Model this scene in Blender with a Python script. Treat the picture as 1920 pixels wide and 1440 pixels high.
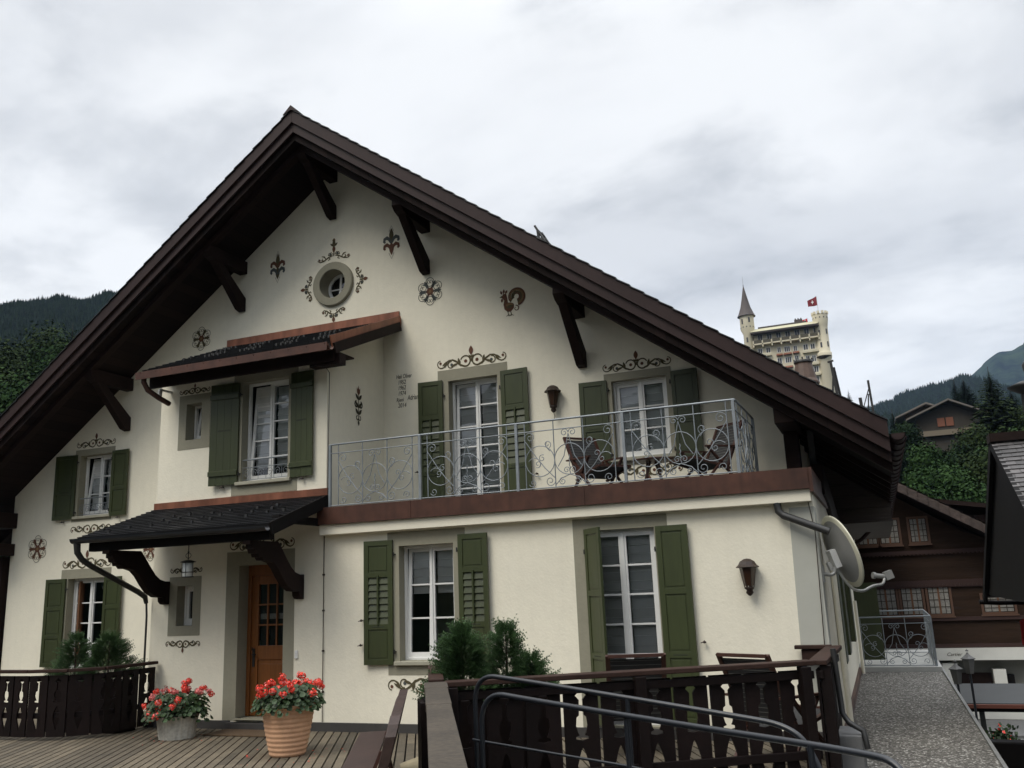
import bpy, bmesh, math, random
from mathutils import Vector, Matrix
random.seed(7)
PI = math.pi
S = bpy.context.scene
COL = S.collection
for o in list(bpy.data.objects): bpy.data.objects.remove(o)

# ------------------------------------------------------------------ camera
cam_d = bpy.data.cameras.new('camera'); cam = bpy.data.objects.new('camera', cam_d); COL.objects.link(cam)
S.camera = cam
cam_d.sensor_width = 36; cam_d.lens = 1660/1920*36; cam_d.clip_start = .05; cam_d.clip_end = 9000
yaw, pitch, roll = math.radians(21.70424), math.radians(12.99239), math.radians(-2.35856)
cy, sy, cp, sp = math.cos(yaw), math.sin(yaw), math.cos(pitch), math.sin(pitch)
fw = Vector((-sy*cp, cy*cp, sp)); rt = Vector((cy, sy, 0)); up = rt.cross(fw)
cr, sr = math.cos(roll), math.sin(roll)
r2 = cr*rt+sr*up; u2 = -sr*rt+cr*up
cam.matrix_world = Matrix(((r2.x, u2.x, -fw.x, 0), (r2.y, u2.y, -fw.y, 0), (r2.z, u2.z, -fw.z, 1.7), (0, 0, 0, 1)))

# ------------------------------------------------------------------ world: overcast
SUN_EL, SUN_AZ = math.radians(52), math.radians(205)      # azimuth clockwise from +Y: behind and left of the camera
W = bpy.data.worlds.new('World'); S.world = W; W.use_nodes = True
nt = W.node_tree; nt.nodes.clear(); N = nt.nodes.new; L = nt.links.new
out = N('ShaderNodeOutputWorld'); sky = N('ShaderNodeTexSky'); sky.sky_type = 'NISHITA'; sky.sun_disc = False
sky.sun_elevation = SUN_EL; sky.sun_rotation = SUN_AZ
b1 = N('ShaderNodeBackground'); b1.inputs[1].default_value = .1; L(sky.outputs[0], b1.inputs[0])
tc = N('ShaderNodeTexCoord'); sep = N('ShaderNodeSeparateXYZ'); L(tc.outputs['Generated'], sep.inputs[0])
def wm(op, a, b):
    n = N('ShaderNodeMath'); n.operation = op
    for i, q in enumerate((a, b)):
        if q is None: continue
        if isinstance(q, (int, float)): n.inputs[i].default_value = q
        else: L(q, n.inputs[i])
    return n.outputs[0]
zz = wm('ADD', wm('MAXIMUM', sep.outputs[2], 0), .22)
cmb = N('ShaderNodeCombineXYZ'); L(wm('DIVIDE', sep.outputs[0], zz), cmb.inputs[0]); L(wm('DIVIDE', sep.outputs[1], zz), cmb.inputs[1])
n1 = N('ShaderNodeTexNoise'); n1.inputs['Scale'].default_value = 1.15; n1.inputs['Detail'].default_value = 8; n1.inputs['Roughness'].default_value = .52; n1.inputs['Distortion'].default_value = .35
n2 = N('ShaderNodeTexNoise'); n2.inputs['Scale'].default_value = 2.6; n2.inputs['Detail'].default_value = 8; n2.inputs['Roughness'].default_value = .55; n2.inputs['Distortion'].default_value = .2
mp = N('ShaderNodeMapping'); mp.inputs['Location'].default_value = (3.1, 1.7, .4); mp.inputs['Scale'].default_value = (1, 1.25, 1); mp.inputs['Rotation'].default_value = (0, 0, .35)
L(cmb.outputs[0], mp.inputs[0]); L(mp.outputs[0], n1.inputs[0]); L(mp.outputs[0], n2.inputs[0])
r1 = N('ShaderNodeValToRGB'); r1.color_ramp.interpolation = 'EASE'
e = r1.color_ramp.elements; e[0].position = .30; e[0].color = (.42, .435, .455, 1); e[1].position = .60; e[1].color = (.73, .738, .742, 1)
e2 = e.new(.44); e2.color = (.575, .587, .60, 1)
L(n1.outputs[0], r1.inputs[0])
r2_ = N('ShaderNodeValToRGB'); r2_.color_ramp.interpolation = 'EASE'
e = r2_.color_ramp.elements; e[0].position = .28; e[0].color = (.62, .635, .655, 1); e[1].position = .52; e[1].color = (1, 1, 1, 1)
L(n2.outputs[0], r2_.inputs[0])
mx = N('ShaderNodeMixRGB'); mx.blend_type = 'MULTIPLY'; mx.inputs[0].default_value = .75; L(r1.outputs[0], mx.inputs[1]); L(r2_.outputs[0], mx.inputs[2])
b2 = N('ShaderNodeBackground'); L(mx.outputs[0], b2.inputs[0])
zg = N('ShaderNodeMapRange'); zg.interpolation_type = 'SMOOTHSTEP'; zg.inputs[1].default_value = .55; zg.inputs[2].default_value = 1; zg.inputs[3].default_value = .96; zg.inputs[4].default_value = 4.1   # an overcast sky is brightest overhead
L(sep.outputs[2], zg.inputs[0]); L(zg.outputs[0], b2.inputs[1])
ms = N('ShaderNodeMixShader'); ms.inputs[0].default_value = .9; L(b1.outputs[0], ms.inputs[1]); L(b2.outputs[0], ms.inputs[2]); L(ms.outputs[0], out.inputs[0])

sun_d = bpy.data.lights.new('sun', 'SUN'); sun = bpy.data.objects.new('sun', sun_d); COL.objects.link(sun)
sun_d.energy = 1.15; sun_d.angle = math.radians(28); sun_d.color = (1, .94, .82)
sd = Vector((math.sin(SUN_AZ)*math.cos(SUN_EL), math.cos(SUN_AZ)*math.cos(SUN_EL), math.sin(SUN_EL)))
sun.rotation_euler = sd.to_track_quat('Z', 'Y').to_euler(); sun.location = (-8, -10, 30)
S.view_settings.view_transform = 'Standard'; S.view_settings.look = 'None'; S.view_settings.exposure = 0.6; S.view_settings.gamma = 1

# ------------------------------------------------------------------ materials
def mat(name, col, rough=.7, noise=None, bump=None, metal=0, spec=None, island=0, stretch=None, streak=0, boards=None):
    """noise=(scale, amount[, detail]) multiplies the colour; bump=(scale, distance); stretch=axis scaling for grain"""
    m = bpy.data.materials.new(name); m.use_nodes = True; t = m.node_tree; nn = t.nodes.new; ll = t.links.new
    p = t.nodes['Principled BSDF']; p.inputs['Roughness'].default_value = rough; p.inputs['Metallic'].default_value = metal
    if spec is not None: p.inputs['Specular IOR Level'].default_value = spec
    c = nn('ShaderNodeRGB'); c.outputs[0].default_value = (*col, 1); cur = c.outputs[0]
    co = nn('ShaderNodeTexCoord'); vec = co.outputs['Object']
    if stretch:
        mpn = nn('ShaderNodeMapping'); mpn.inputs['Scale'].default_value = stretch; ll(vec, mpn.inputs[0]); vec = mpn.outputs[0]
    def mul(cur, fac):
        h = nn('ShaderNodeMixRGB'); h.blend_type = 'MULTIPLY'; h.inputs[0].default_value = 1; ll(cur, h.inputs[1]); ll(fac, h.inputs[2]); return h.outputs[0]
    if noise:
        lst = noise if isinstance(noise[0], tuple) else [noise]
        for nz in lst:
            n = nn('ShaderNodeTexNoise'); n.inputs['Scale'].default_value = nz[0]; n.inputs['Detail'].default_value = nz[2] if len(nz) > 2 else 5; ll(vec, n.inputs[0])
            r = nn('ShaderNodeMapRange'); r.inputs[1].default_value = .3; r.inputs[2].default_value = .7; r.inputs[3].default_value = 1-nz[1]; r.inputs[4].default_value = 1+nz[1]*.5; ll(n.outputs[0], r.inputs[0])
            cur = mul(cur, r.outputs[0])
    if island:
        g = nn('ShaderNodeNewGeometry'); r = nn('ShaderNodeMapRange'); r.inputs[3].default_value = 1-island; r.inputs[4].default_value = 1+island*.6
        ll(g.outputs['Random Per Island'], r.inputs[0]); cur = mul(cur, r.outputs[0])
    if streak:                                   # rain streaks running down the surface
        mq = nn('ShaderNodeMapping'); mq.inputs['Scale'].default_value = (5, 5, .35); ll(co.outputs['Object'], mq.inputs[0])
        n = nn('ShaderNodeTexNoise'); n.inputs['Scale'].default_value = 2.2; n.inputs['Detail'].default_value = 6; ll(mq.outputs[0], n.inputs[0])
        r = nn('ShaderNodeMapRange'); r.inputs[1].default_value = .50; r.inputs[2].default_value = .78; r.inputs[3].default_value = 1; r.inputs[4].default_value = 1-streak; ll(n.outputs[0], r.inputs[0]); cur = mul(cur, r.outputs[0])
    if boards:                                   # (axis, pitch) separate boards
        sx_ = nn('ShaderNodeSeparateXYZ'); ll(co.outputs['Object'], sx_.inputs[0]); dv = nn('ShaderNodeMath'); dv.operation = 'DIVIDE'; dv.inputs[1].default_value = boards[1]; ll(sx_.outputs[boards[0]], dv.inputs[0])
        fr_ = nn('ShaderNodeMath'); fr_.operation = 'FRACT'; ll(dv.outputs[0], fr_.inputs[0]); gt = nn('ShaderNodeMapRange'); gt.inputs[1].default_value = .04; gt.inputs[2].default_value = .09; gt.inputs[3].default_value = .3; gt.inputs[4].default_value = 1; ll(fr_.outputs[0], gt.inputs[0]); cur = mul(cur, gt.outputs[0])
        fl_ = nn('ShaderNodeMath'); fl_.operation = 'FLOOR'; ll(dv.outputs[0], fl_.inputs[0]); wn = nn('ShaderNodeTexWhiteNoise'); wn.noise_dimensions = '1D'; ll(fl_.outputs[0], wn.inputs['W']); r = nn('ShaderNodeMapRange'); r.inputs[3].default_value = .65; r.inputs[4].default_value = 1.35; ll(wn.outputs[0], r.inputs[0]); cur = mul(cur, r.outputs[0])
    ll(cur, p.inputs['Base Color'])
    if bump:
        n = nn('ShaderNodeTexNoise'); n.inputs['Scale'].default_value = bump[0]; n.inputs['Detail'].default_value = 4; ll(vec, n.inputs[0])
        b = nn('ShaderNodeBump'); b.inputs['Distance'].default_value = bump[1]; b.inputs['Strength'].default_value = .8; ll(n.outputs[0], b.inputs['Height']); ll(b.outputs[0], p.inputs['Normal'])
    return m
M = {}
M['stucco'] = mat('cream_stucco', (.82, .775, .64), .92, [(.35, .06), (1.3, .04), (9, .03)], (30, .004), streak=.03)
M['stucco_smooth'] = mat('cream_plaster', (.79, .745, .615), .92, [(1.1, .05), (7, .03)], (60, .003))
M['surround'] = mat('grey_surround_paint', (.28, .265, .20), .85, [(1.5, .08), (20, .05)], (60, .002))
M['sill'] = mat('pale_stone_sill', (.33, .315, .245), .8, (6, .1), (50, .002))
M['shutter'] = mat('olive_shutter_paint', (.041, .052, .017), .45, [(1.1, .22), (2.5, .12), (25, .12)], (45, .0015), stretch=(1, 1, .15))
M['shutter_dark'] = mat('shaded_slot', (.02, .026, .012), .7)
M['iron_black'] = mat('black_iron', (.02, .02, .02), .5)
M['galv'] = mat('pale_galvanised_tube', (.42, .42, .40), .4, (6, .15), metal=.3)
M['white'] = mat('white_paint', (.74, .74, .72), .45, (5, .04))
M['timber'] = mat('dark_brown_timber', (.016, .0085, .007), .7, [(2, .25), (14, .2)], (22, .003), spec=.15)
M['soffit'] = mat('soffit_boards', (.013, .0075, .0065), .8, [(1.3, .3), (30, .15)], (30, .003), spec=.15, boards=(0, .16))
M['fascia'] = mat('brown_painted_fascia', (.036, .0215, .0205), .5, [(.8, .2), (12, .12)], (30, .001), spec=.2, streak=.15)
M['copper'] = mat('weathered_copper', (.088, .036, .023), .5, [(.9, .35), (6, .3)], (20, .001), metal=.25, streak=.3)
M['copper_new'] = mat('bright_copper_flashing', (.27, .105, .062), .45, [(1.6, .4), (9, .3)], (20, .001), metal=.45, stretch=(1, 1, .3))
M['slate'] = mat('dark_slate', (.014, .0145, .017), .42, [(3, .25), (20, .2)], (35, .002), island=.35)
M['iron'] = mat('galvanised_iron', (.24, .265, .285), .5, (9, .15), metal=.35)
M['pipe'] = mat('black_painted_pipe', (.012, .014, .018), .32, (6, .2), (90, .0004))
M['door'] = mat('varnished_brown_door', (.205, .072, .016), .42, [(3, .2), (30, .2)], (40, .001), stretch=(1, 1, .12))
M['terracotta'] = mat('terracotta', (.62, .36, .215), .8, [(3, .12), (25, .08)], (60, .001))
M['concrete'] = mat('pale_concrete', (.52, .50, .44), .9, [(4, .3), (30, .2)], (30, .004))
M['leaf_geranium'] = mat('geranium_leaves', (.022, .052, .010), .6, (14, .3), island=.4)
M['petal'] = mat('red_petals', (.80, .055, .030), .6, island=.35)
M['petal_pale'] = mat('pink_petals', (.75, .20, .19), .6, island=.3)
M['spruce'] = mat('spruce_needles', (.062, .125, .040), .7, (9, .4), island=.55)
M['bark'] = mat('bark', (.05, .035, .025), .9, (9, .3), (20, .01))
M['red_wood'] = mat('oiled_red_wood', (.052, .019, .012), .5, (12, .25), (40, .001))
M['webbing'] = mat('black_webbing', (.025, .025, .026), .8)
M['webwhite'] = mat('white_webbing', (.16, .16, .145), .7)
M['lampglass'] = mat('frosted_lamp_glass', (.62, .64, .62), .35)
M['amber'] = mat('amber_lamp_glass', (.040, .018, .009), .3)
M['bronze'] = mat('dark_bronze', (.025, .013, .008), .5)
M['dish'] = mat('grey_dish', (.26, .26, .25), .5, (4, .1))
M['dish_rim'] = mat('cream_dish_rim', (.62, .60, .47), .5)
M['ink'] = mat('dark_ink', (.045, .040, .025), .9)
M['olive_ink'] = mat('olive_paint', (.085, .070, .034), .9, (40, .2))
M['rust_ink'] = mat('rust_paint', (.125, .055, .032), .9, (40, .2))
M['blue_ink'] = mat('grey_blue_paint', (.075, .085, .082), .9, (40, .2))
M['gold_ink'] = mat('gold_paint', (.20, .12, .055), .9, (40, .2))
M['fence'] = mat('dark_stained_fence_wood', (.010, .0055, .005), .6, [(2, .3), (18, .2)], (25, .003), island=.3, spec=.15)
M['rail'] = mat('worn_rail_wood', (.055, .043, .030), .85, [(1.6, .3), (30, .35)], (45, .004))
M['railfront'] = mat('brown_rail_wood', (.040, .022, .017), .6, [(2, .3), (18, .2)], (25, .003), spec=.15)
M['mat'] = mat('door_mat', (.09, .055, .028), .95, (40, .3), (60, .005))
M['stone'] = mat('grey_base_stone', (.13, .13, .13), .8, (5, .2), (30, .003))
M['blind'] = mat('pleated_blind', (.62, .62, .60), .9, (3, .1))
M['pleat_highlight'] = mat('blind_pleat_highlight', (.85, .85, .83), .9)  # highlights on the blind folds, painted as thin paler strips
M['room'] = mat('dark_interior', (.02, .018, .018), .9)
M['chalet'] = mat('brown_chalet_boards', (.034, .020, .013), .8, [(1.2, .25), (9, .2)], (6, .01), stretch=(.3, 1, 4), spec=.15)
M['curtain'] = mat('lace_curtain', (.25, .24, .22), .9, (20, .3))
M['orange_wood'] = mat('orange_window_wood', (.13, .055, .022), .6)
M['tile_old'] = mat('old_roof_tiles', (.075, .05, .04), .6, [(2, .3), (12, .3)], (8, .02), island=.4)
M['shingle'] = mat('weathered_shingles', (.085, .078, .077), .6, [(3, .4), (20, .3)], (20, .01), island=.5)
M['black_wood'] = mat('near_black_boards', (.006, .005, .005), .7, (4, .3), spec=.15)
M['white_wall'] = mat('white_shop_wall', (.62, .62, .58), .8, (2, .08))
M['grey_wall'] = mat('grey_shop_wall', (.20, .20, .18), .8, (1, .15))
M['awning'] = mat('grey_canopy', (.030, .033, .035), .6, (3, .1))
M['hotel'] = mat('cream_hotel_wall', (.66, .60, .45), .9, (.12, .06))
M['hotel_roof'] = mat('dark_hotel_roof', (.07, .055, .05), .7, (.3, .2))
M['hotel_dark'] = mat('hotel_window_dark', (.05, .05, .055), .4)
M['awn_red'] = mat('red_awning', (.20, .075, .04), .8)
M['flag_red'] = mat('red_flag', (.50, .03, .035), .8)
M['flag_dark'] = mat('dark_red_flag', (.20, .015, .02), .8)
M['hillwood'] = mat('weathered_hill_chalet', (.040, .033, .024), .85, (1, .2))
M['asphalt'] = mat('asphalt', (.05, .05, .05), .85, [(.6, .15), (30, .2)], (40, .004))

def glass_mat():
    m = bpy.data.materials.new('window_glass'); m.use_nodes = True; t = m.node_tree; t.nodes.clear(); nn = t.nodes.new; ll = t.links.new
    o = nn('ShaderNodeOutputMaterial'); tr = nn('ShaderNodeBsdfTransparent'); tr.inputs[0].default_value = (.93, .95, .95, 1)
    g = nn('ShaderNodeBsdfGlossy'); g.inputs['Roughness'].default_value = .03; g.inputs[0].default_value = (.9, .93, 1, 1)
    fr = nn('ShaderNodeFresnel'); fr.inputs[0].default_value = 1.65
    co = nn('ShaderNodeTexCoord'); n = nn('ShaderNodeTexNoise'); n.inputs['Scale'].default_value = 2.2; b = nn('ShaderNodeBump'); b.inputs['Distance'].default_value = .02; b.inputs['Strength'].default_value = .35
    ll(co.outputs['Object'], n.inputs[0]); ll(n.outputs[0], b.inputs['Height']); ll(b.outputs[0], g.inputs['Normal'])
    mx = nn('ShaderNodeMixShader'); ll(fr.outputs[0], mx.inputs[0]); ll(tr.outputs[0], mx.inputs[1]); ll(g.outputs[0], mx.inputs[2]); ll(mx.outputs[0], o.inputs[0]); return m
M['glass'] = glass_mat()

def gravel_mat():
    m = bpy.data.materials.new('pea_gravel'); m.use_nodes = True; t = m.node_tree; nn = t.nodes.new; ll = t.links.new
    p = t.nodes['Principled BSDF']; p.inputs['Roughness'].default_value = .85
    co = nn('ShaderNodeTexCoord'); v = nn('ShaderNodeTexVoronoi'); v.inputs['Scale'].default_value = 52; ll(co.outputs['Object'], v.inputs[0])
    sp_ = nn('ShaderNodeSeparateColor'); ll(v.outputs['Color'], sp_.inputs[0])
    r = nn('ShaderNodeValToRGB'); e = r.color_ramp.elements; e[0].position = 0; e[0].color = (.07, .064, .054, 1); e[1].position = 1; e[1].color = (.85, .82, .76, 1)
    a = e.new(.5); a.color = (.15, .138, .12, 1); a = e.new(.86); a.color = (.32, .30, .265, 1); a = e.new(.93); a.color = (.80, .78, .72, 1)
    ll(sp_.outputs[0], r.inputs[0])
    n = nn('ShaderNodeTexNoise'); n.inputs['Scale'].default_value = 1.2; ll(co.outputs['Object'], n.inputs[0])
    mr = nn('ShaderNodeMapRange'); mr.inputs[3].default_value = .42; mr.inputs[4].default_value = .72; ll(n.outputs[0], mr.inputs[0])
    mu = nn('ShaderNodeMixRGB'); mu.blend_type = 'MULTIPLY'; mu.inputs[0].default_value = 1; ll(r.outputs[0], mu.inputs[1]); ll(mr.outputs[0], mu.inputs[2]); ll(mu.outputs[0], p.inputs['Base Color'])
    b = nn('ShaderNodeBump'); b.inputs['Distance'].default_value = .006; b.invert = True; ll(v.outputs['Distance'], b.inputs['Height']); ll(b.outputs[0], p.inputs['Normal']); return m
M['gravel'] = gravel_mat()

def deck_mat():
    m = mat('weathered_deck_boards', (.135, .110, .075), .75, [(.7, .2), (5, .25), (40, .15)], (30, .004), island=.38, stretch=(1, 1, 1))
    return m
M['deck'] = deck_mat()

def terrain_mat(name, c1, c2, scale, c3=None):
    m = bpy.data.materials.new(name); m.use_nodes = True; t = m.node_tree; nn = t.nodes.new; ll = t.links.new
    p = t.nodes['Principled BSDF']; p.inputs['Roughness'].default_value = 1; p.inputs['Specular IOR Level'].default_value = 0
    co = nn('ShaderNodeTexCoord'); n = nn('ShaderNodeTexNoise'); n.inputs['Scale'].default_value = scale; n.inputs['Detail'].default_value = 8; n.inputs['Roughness'].default_value = .65
    ll(co.outputs['Object'], n.inputs[0]); r = nn('ShaderNodeValToRGB'); e = r.color_ramp.elements
    e[0].position = .42; e[0].color = (*c1, 1); e[1].position = .56; e[1].color = (*c2, 1)
    if c3: a = e.new(.72); a.color = (*c3, 1)
    ll(n.outputs[0], r.inputs[0]); ll(r.outputs[0], p.inputs['Base Color']); return m

def leaf_mat(name, dark, light, scale):
    m = bpy.data.materials.new(name); m.use_nodes = True; t = m.node_tree; nn = t.nodes.new; ll = t.links.new
    p = t.nodes['Principled BSDF']; p.inputs['Roughness'].default_value = .9; p.inputs['Specular IOR Level'].default_value = .05
    co = nn('ShaderNodeTexCoord'); n = nn('ShaderNodeTexNoise'); n.inputs['Scale'].default_value = scale; ll(co.outputs['Object'], n.inputs[0])
    g = nn('ShaderNodeNewGeometry'); ad = nn('ShaderNodeMath'); ad.operation = 'MULTIPLY_ADD'; ad.inputs[1].default_value = .5
    ll(g.outputs['Random Per Island'], ad.inputs[0]); ll(n.outputs[0], ad.inputs[2])
    r = nn('ShaderNodeValToRGB'); e = r.color_ramp.elements; e[0].position = .45; e[0].color = (*dark, 1); e[1].position = 1.0; e[1].color = (*light, 1)
    ll(ad.outputs[0], r.inputs[0]); ll(r.outputs[0], p.inputs['Base Color']); return m
M['leaf_green'] = leaf_mat('broadleaf_foliage', (.009, .022, .007), (.032, .062, .020), .5)
M['leaf_dark'] = leaf_mat('dark_foliage', (.005, .012, .006), (.018, .034, .013), .5)
M['leaf_olive'] = leaf_mat('olive_foliage', (.009, .017, .006), (.031, .047, .017), .5)
M['conifer'] = leaf_mat('conifer_foliage', (.004, .009, .006), (.012, .023, .012), .4)

# ------------------------------------------------------------------ mesh helpers
class MB:
    def __init__(s): s.v = []; s.f = []; s.m = []; s.sm = []
    def add(s, vs, fs, mi=0, smooth=False):
        b = len(s.v); s.v += [tuple(q) for q in vs]
        for f in fs: s.f.append([b+i for i in f]); s.m.append(mi); s.sm.append(smooth)
        return s
    def box(s, x0, x1, y0, y1, z0, z1, mi=0):
        return s.add([(x0, y0, z0), (x1, y0, z0), (x1, y1, z0), (x0, y1, z0), (x0, y0, z1), (x1, y0, z1), (x1, y1, z1), (x0, y1, z1)],
                     [(0, 3, 2, 1), (4, 5, 6, 7), (0, 1, 5, 4), (1, 2, 6, 5), (2, 3, 7, 6), (3, 0, 4, 7)], mi)
    def obox(s, c, ax, ay, az, mi=0):
        c, ax, ay, az = map(Vector, (c, ax, ay, az)); vs = []
        for k in (-1, 1):
            for (i, j) in ((-1, -1), (1, -1), (1, 1), (-1, 1)): vs.append(c+ax*i+ay*j+az*k)
        return s.add(vs, [(0, 3, 2, 1), (4, 5, 6, 7), (0, 1, 5, 4), (1, 2, 6, 5), (2, 3, 7, 6), (3, 0, 4, 7)], mi)
    def bar(s, a, b, w, h, mi=0, upv=(0, 0, 1)):
        a, b = Vector(a), Vector(b); d = (b-a); ln = d.length; d.normalize(); u = Vector(upv)
        if abs(d.dot(u)) > .98: u = Vector((1, 0, 0))
        sd_ = d.cross(u).normalized(); u = sd_.cross(d).normalized()
        return s.obox((a+b)/2, d*ln/2, sd_*w/2, u*h/2, mi)
    def prism(s, pts, ext, mi=0):
        n = len(pts); e = Vector(ext); a = [Vector(p) for p in pts]
        return s.add(a+[p+e for p in a], [tuple(range(n))[::-1], tuple(range(n, 2*n))]+[(i, (i+1) % n, n+(i+1) % n, n+i) for i in range(n)], mi)
    def quad(s, a, b, c, d, mi=0): return s.add([a, b, c, d], [(0, 1, 2, 3)], mi)
    def tube(s, pts, r, n=8, mi=0, caps=True):
        P = [Vector(p) for p in pts]; R = r if isinstance(r, (list, tuple)) else [r]*len(P)
        vs = []; prev = None
        for i, p in enumerate(P):
            t = (P[min(i+1, len(P)-1)]-P[max(i-1, 0)])
            if t.length < 1e-9: t = Vector((0, 0, 1))
            t.normalize()
            if prev is None:
                a = Vector((0, 0, 1)) if abs(t.z) < .9 else Vector((1, 0, 0)); nrm = t.cross(a).normalized()
            else: nrm = (prev-t*prev.dot(t)).normalized()
            prev = nrm; bn = t.cross(nrm)
            for k in range(n): an = 2*PI*k/n; vs.append(p+(nrm*math.cos(an)+bn*math.sin(an))*R[i])
        fs = [(i*n+k, i*n+(k+1) % n, (i+1)*n+(k+1) % n, (i+1)*n+k) for i in range(len(P)-1) for k in range(n)]
        s.add(vs, fs, mi, True)
        if caps: s.add([vs[k] for k in range(n)], [tuple(range(n))[::-1]], mi); s.add(vs[-n:], [tuple(range(n))], mi)
        return s
    def lathe(s, prof, c=(0, 0, 0), n=24, mi=0, axis='z', smooth=True):
        vs = []
        for (r, h) in prof:
            for k in range(n):
                a = 2*PI*k/n
                if axis == 'z': vs.append((c[0]+r*math.cos(a), c[1]+r*math.sin(a), c[2]+h))
                elif axis == 'y': vs.append((c[0]+r*math.cos(a), c[1]+h, c[2]+r*math.sin(a)))
                else: vs.append((c[0]+h, c[1]+r*math.cos(a), c[2]+r*math.sin(a)))
        return s.add(vs, [(i*n+k, i*n+(k+1) % n, (i+1)*n+(k+1) % n, (i+1)*n+k) for i in range(len(prof)-1) for k in range(n)], mi, smooth)
    def build(s, name, mats, parent=None, bevel=0, fix=True):
        me = bpy.data.meshes.new(name)
        off = Vector((0, 0, 0)); p = parent
        while p is not None: off += p.location; p = p.parent
        me.from_pydata([(x-off.x, y-off.y, z-off.z) for x, y, z in s.v], [], s.f)
        if not isinstance(mats, (list, tuple)): mats = [mats]
        for m in mats: me.materials.append(M[m] if isinstance(m, str) else m)
        me.polygons.foreach_set('material_index', s.m); me.polygons.foreach_set('use_smooth', s.sm)
        me.update()
        if fix and len(s.f) < 60000:
            bm = bmesh.new(); bm.from_mesh(me); bmesh.ops.recalc_face_normals(bm, faces=bm.faces); bm.to_mesh(me); bm.free()
        o = bpy.data.objects.new(name, me); COL.objects.link(o)
        if parent is not None: o.parent = parent
        if bevel:
            md = o.modifiers.new('bevel', 'BEVEL'); md.width = bevel; md.segments = 2; md.limit_method = 'ANGLE'
        return o
def tag(o, label=None, cat=None, group=None, kind=None):
    if label: o['label'] = label
    if cat: o['category'] = cat
    if group: o['group'] = group
    if kind: o['kind'] = kind
    return o
def build_each(name, mats, parent, boxes, **k):
    for b in boxes: MB().box(*b).build(name, mats, parent, **k)
def empty(name, loc, label, cat, group=None, rz=0):
    o = bpy.data.objects.new(name, None); COL.objects.link(o); o.location = loc; o.rotation_euler[2] = rz; o.empty_display_size = .2
    return tag(o, label, cat, group)
def copy_tree(o, loc, rz=0, label=None, scale=None):
    def cp(q, par):
        c = q.copy(); COL.objects.link(c)
        if par is not None: c.parent = par
        for ch in [x for x in bpy.data.objects if x.parent == q and x.name not in done]: done.add(ch.name); cp(ch, c)
        return c
    done = set(); kids = list(o.children)
    r = o.copy(); COL.objects.link(r)
    for k in kids:
        c = k.copy(); COL.objects.link(c); c.parent = r
        for g in list(k.children): d = g.copy(); COL.objects.link(d); d.parent = c
    r.location = loc; r.rotation_euler[2] = rz
    if label: r['label'] = label
    if scale: r.scale = (scale, scale, scale)
    return r
def clip(poly, a, b, c):       # keep a*x+b*z<=c
    outp = []
    for i in range(len(poly)):
        p, q = poly[i], poly[(i+1) % len(poly)]; dp = a*p[0]+b*p[1]-c; dq = a*q[0]+b*q[1]-c
        if dp <= 0: outp.append(p)
        if (dp < 0 < dq) or (dq < 0 < dp): t = dp/(dp-dq); outp.append((p[0]+(q[0]-p[0])*t, p[1]+(q[1]-p[1])*t))
    return outp
def wall_sheet(mb, x0, x1, z0, z1, holes, y, planes=(), mi=0):
    xs = sorted({x0, x1, *[h[0] for h in holes], *[h[1] for h in holes]}); zs = sorted({z0, z1, *[h[2] for h in holes], *[h[3] for h in holes]})
    for i in range(len(xs)-1):
        for j in range(len(zs)-1):
            cx, cz = (xs[i]+xs[i+1])/2, (zs[j]+zs[j+1])/2
            if any(h[0] < cx < h[1] and h[2] < cz < h[3] for h in holes): continue
            p = [(xs[i], zs[j]), (xs[i+1], zs[j]), (xs[i+1], zs[j+1]), (xs[i], zs[j+1])]
            for pl in planes: p = clip(p, *pl) if p else p
            if len(p) > 2: mb.add([(a, y, b) for a, b in p], [tuple(range(len(p)))], mi)

# ------------------------------------------------------------------ the chalet
P0, P1 = 12.737, 11.05
RX = -8.41                                     # ridge
DK = -.12                                      # deck level
chalet = empty('chalet', (-8.4, P0, DK), 'large cream stucco chalet with olive shutters and wide dark brown gable roof', 'house')
def soff(x): return 9.33-.73*abs(x-RX)
W1 = (-14.18, -13.38, 3.38, 4.55); W3 = (-14.28, -13.37, .55, 2.21)
WA = (-6.19, -5.32, 2.86, 5.05); WB = (-3.45, -2.61, 3.52, 4.70)
W2 = (-8.96, -8.09, 3.46, 5.03); W2s = (-10.07, -9.76, 4.22, 4.81)
DO = (-8.93, -8.12, .03, 2.20); SW = (-10.10, -9.79, 1.345, 1.94); W4 = (-6.20, -5.36, .80, 2.34); FD = (-3.46, -2.57, .02, 2.38)
w = MB()
gab = [(.73, 1, 9.33+.73*RX), (-.73, 1, 9.33-.73*RX)]
wall_sheet(w, -15.87, -.98, -5, 9.4, [W1, W3, WA, WB, (-8.67, -8.13, 6.83, 7.37)], P0, gab)
wall_sheet(w, -10.60, -7.40, 0, 5.40, [W2, W2s, DO, SW], P1)
wall_sheet(w, -7.40, -.65, 0, 2.75, [W4, FD], P1)
w.add([(-7.4, P1, 2.7), (-7.4, P0, 2.7), (-7.4, P0, 6.12), (-7.4, P1, 5.40)], [(0, 1, 2, 3)])
w.add([(-10.6, P1, -5), (-10.6, P0, -5), (-10.6, P0, 6.2), (-10.6, P1, 5.4)], [(0, 1, 2, 3)])
w.add([(-.65, P1, 0), (-.65, 30, 0), (-.65, 30, 2.75), (-.65, P1, 2.75)], [(0, 1, 2, 3)])
w.add([(-.65, P1, -5), (-.65, 30, -5), (-.65, 30, 0), (-.65, P1, 0)], [(0, 1, 2, 3)])
w.add([(-10.6, P1, -5), (-.65, P1, -5), (-.65, P1, 0), (-10.6, P1, 0)], [(0, 1, 2, 3)])
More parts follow.
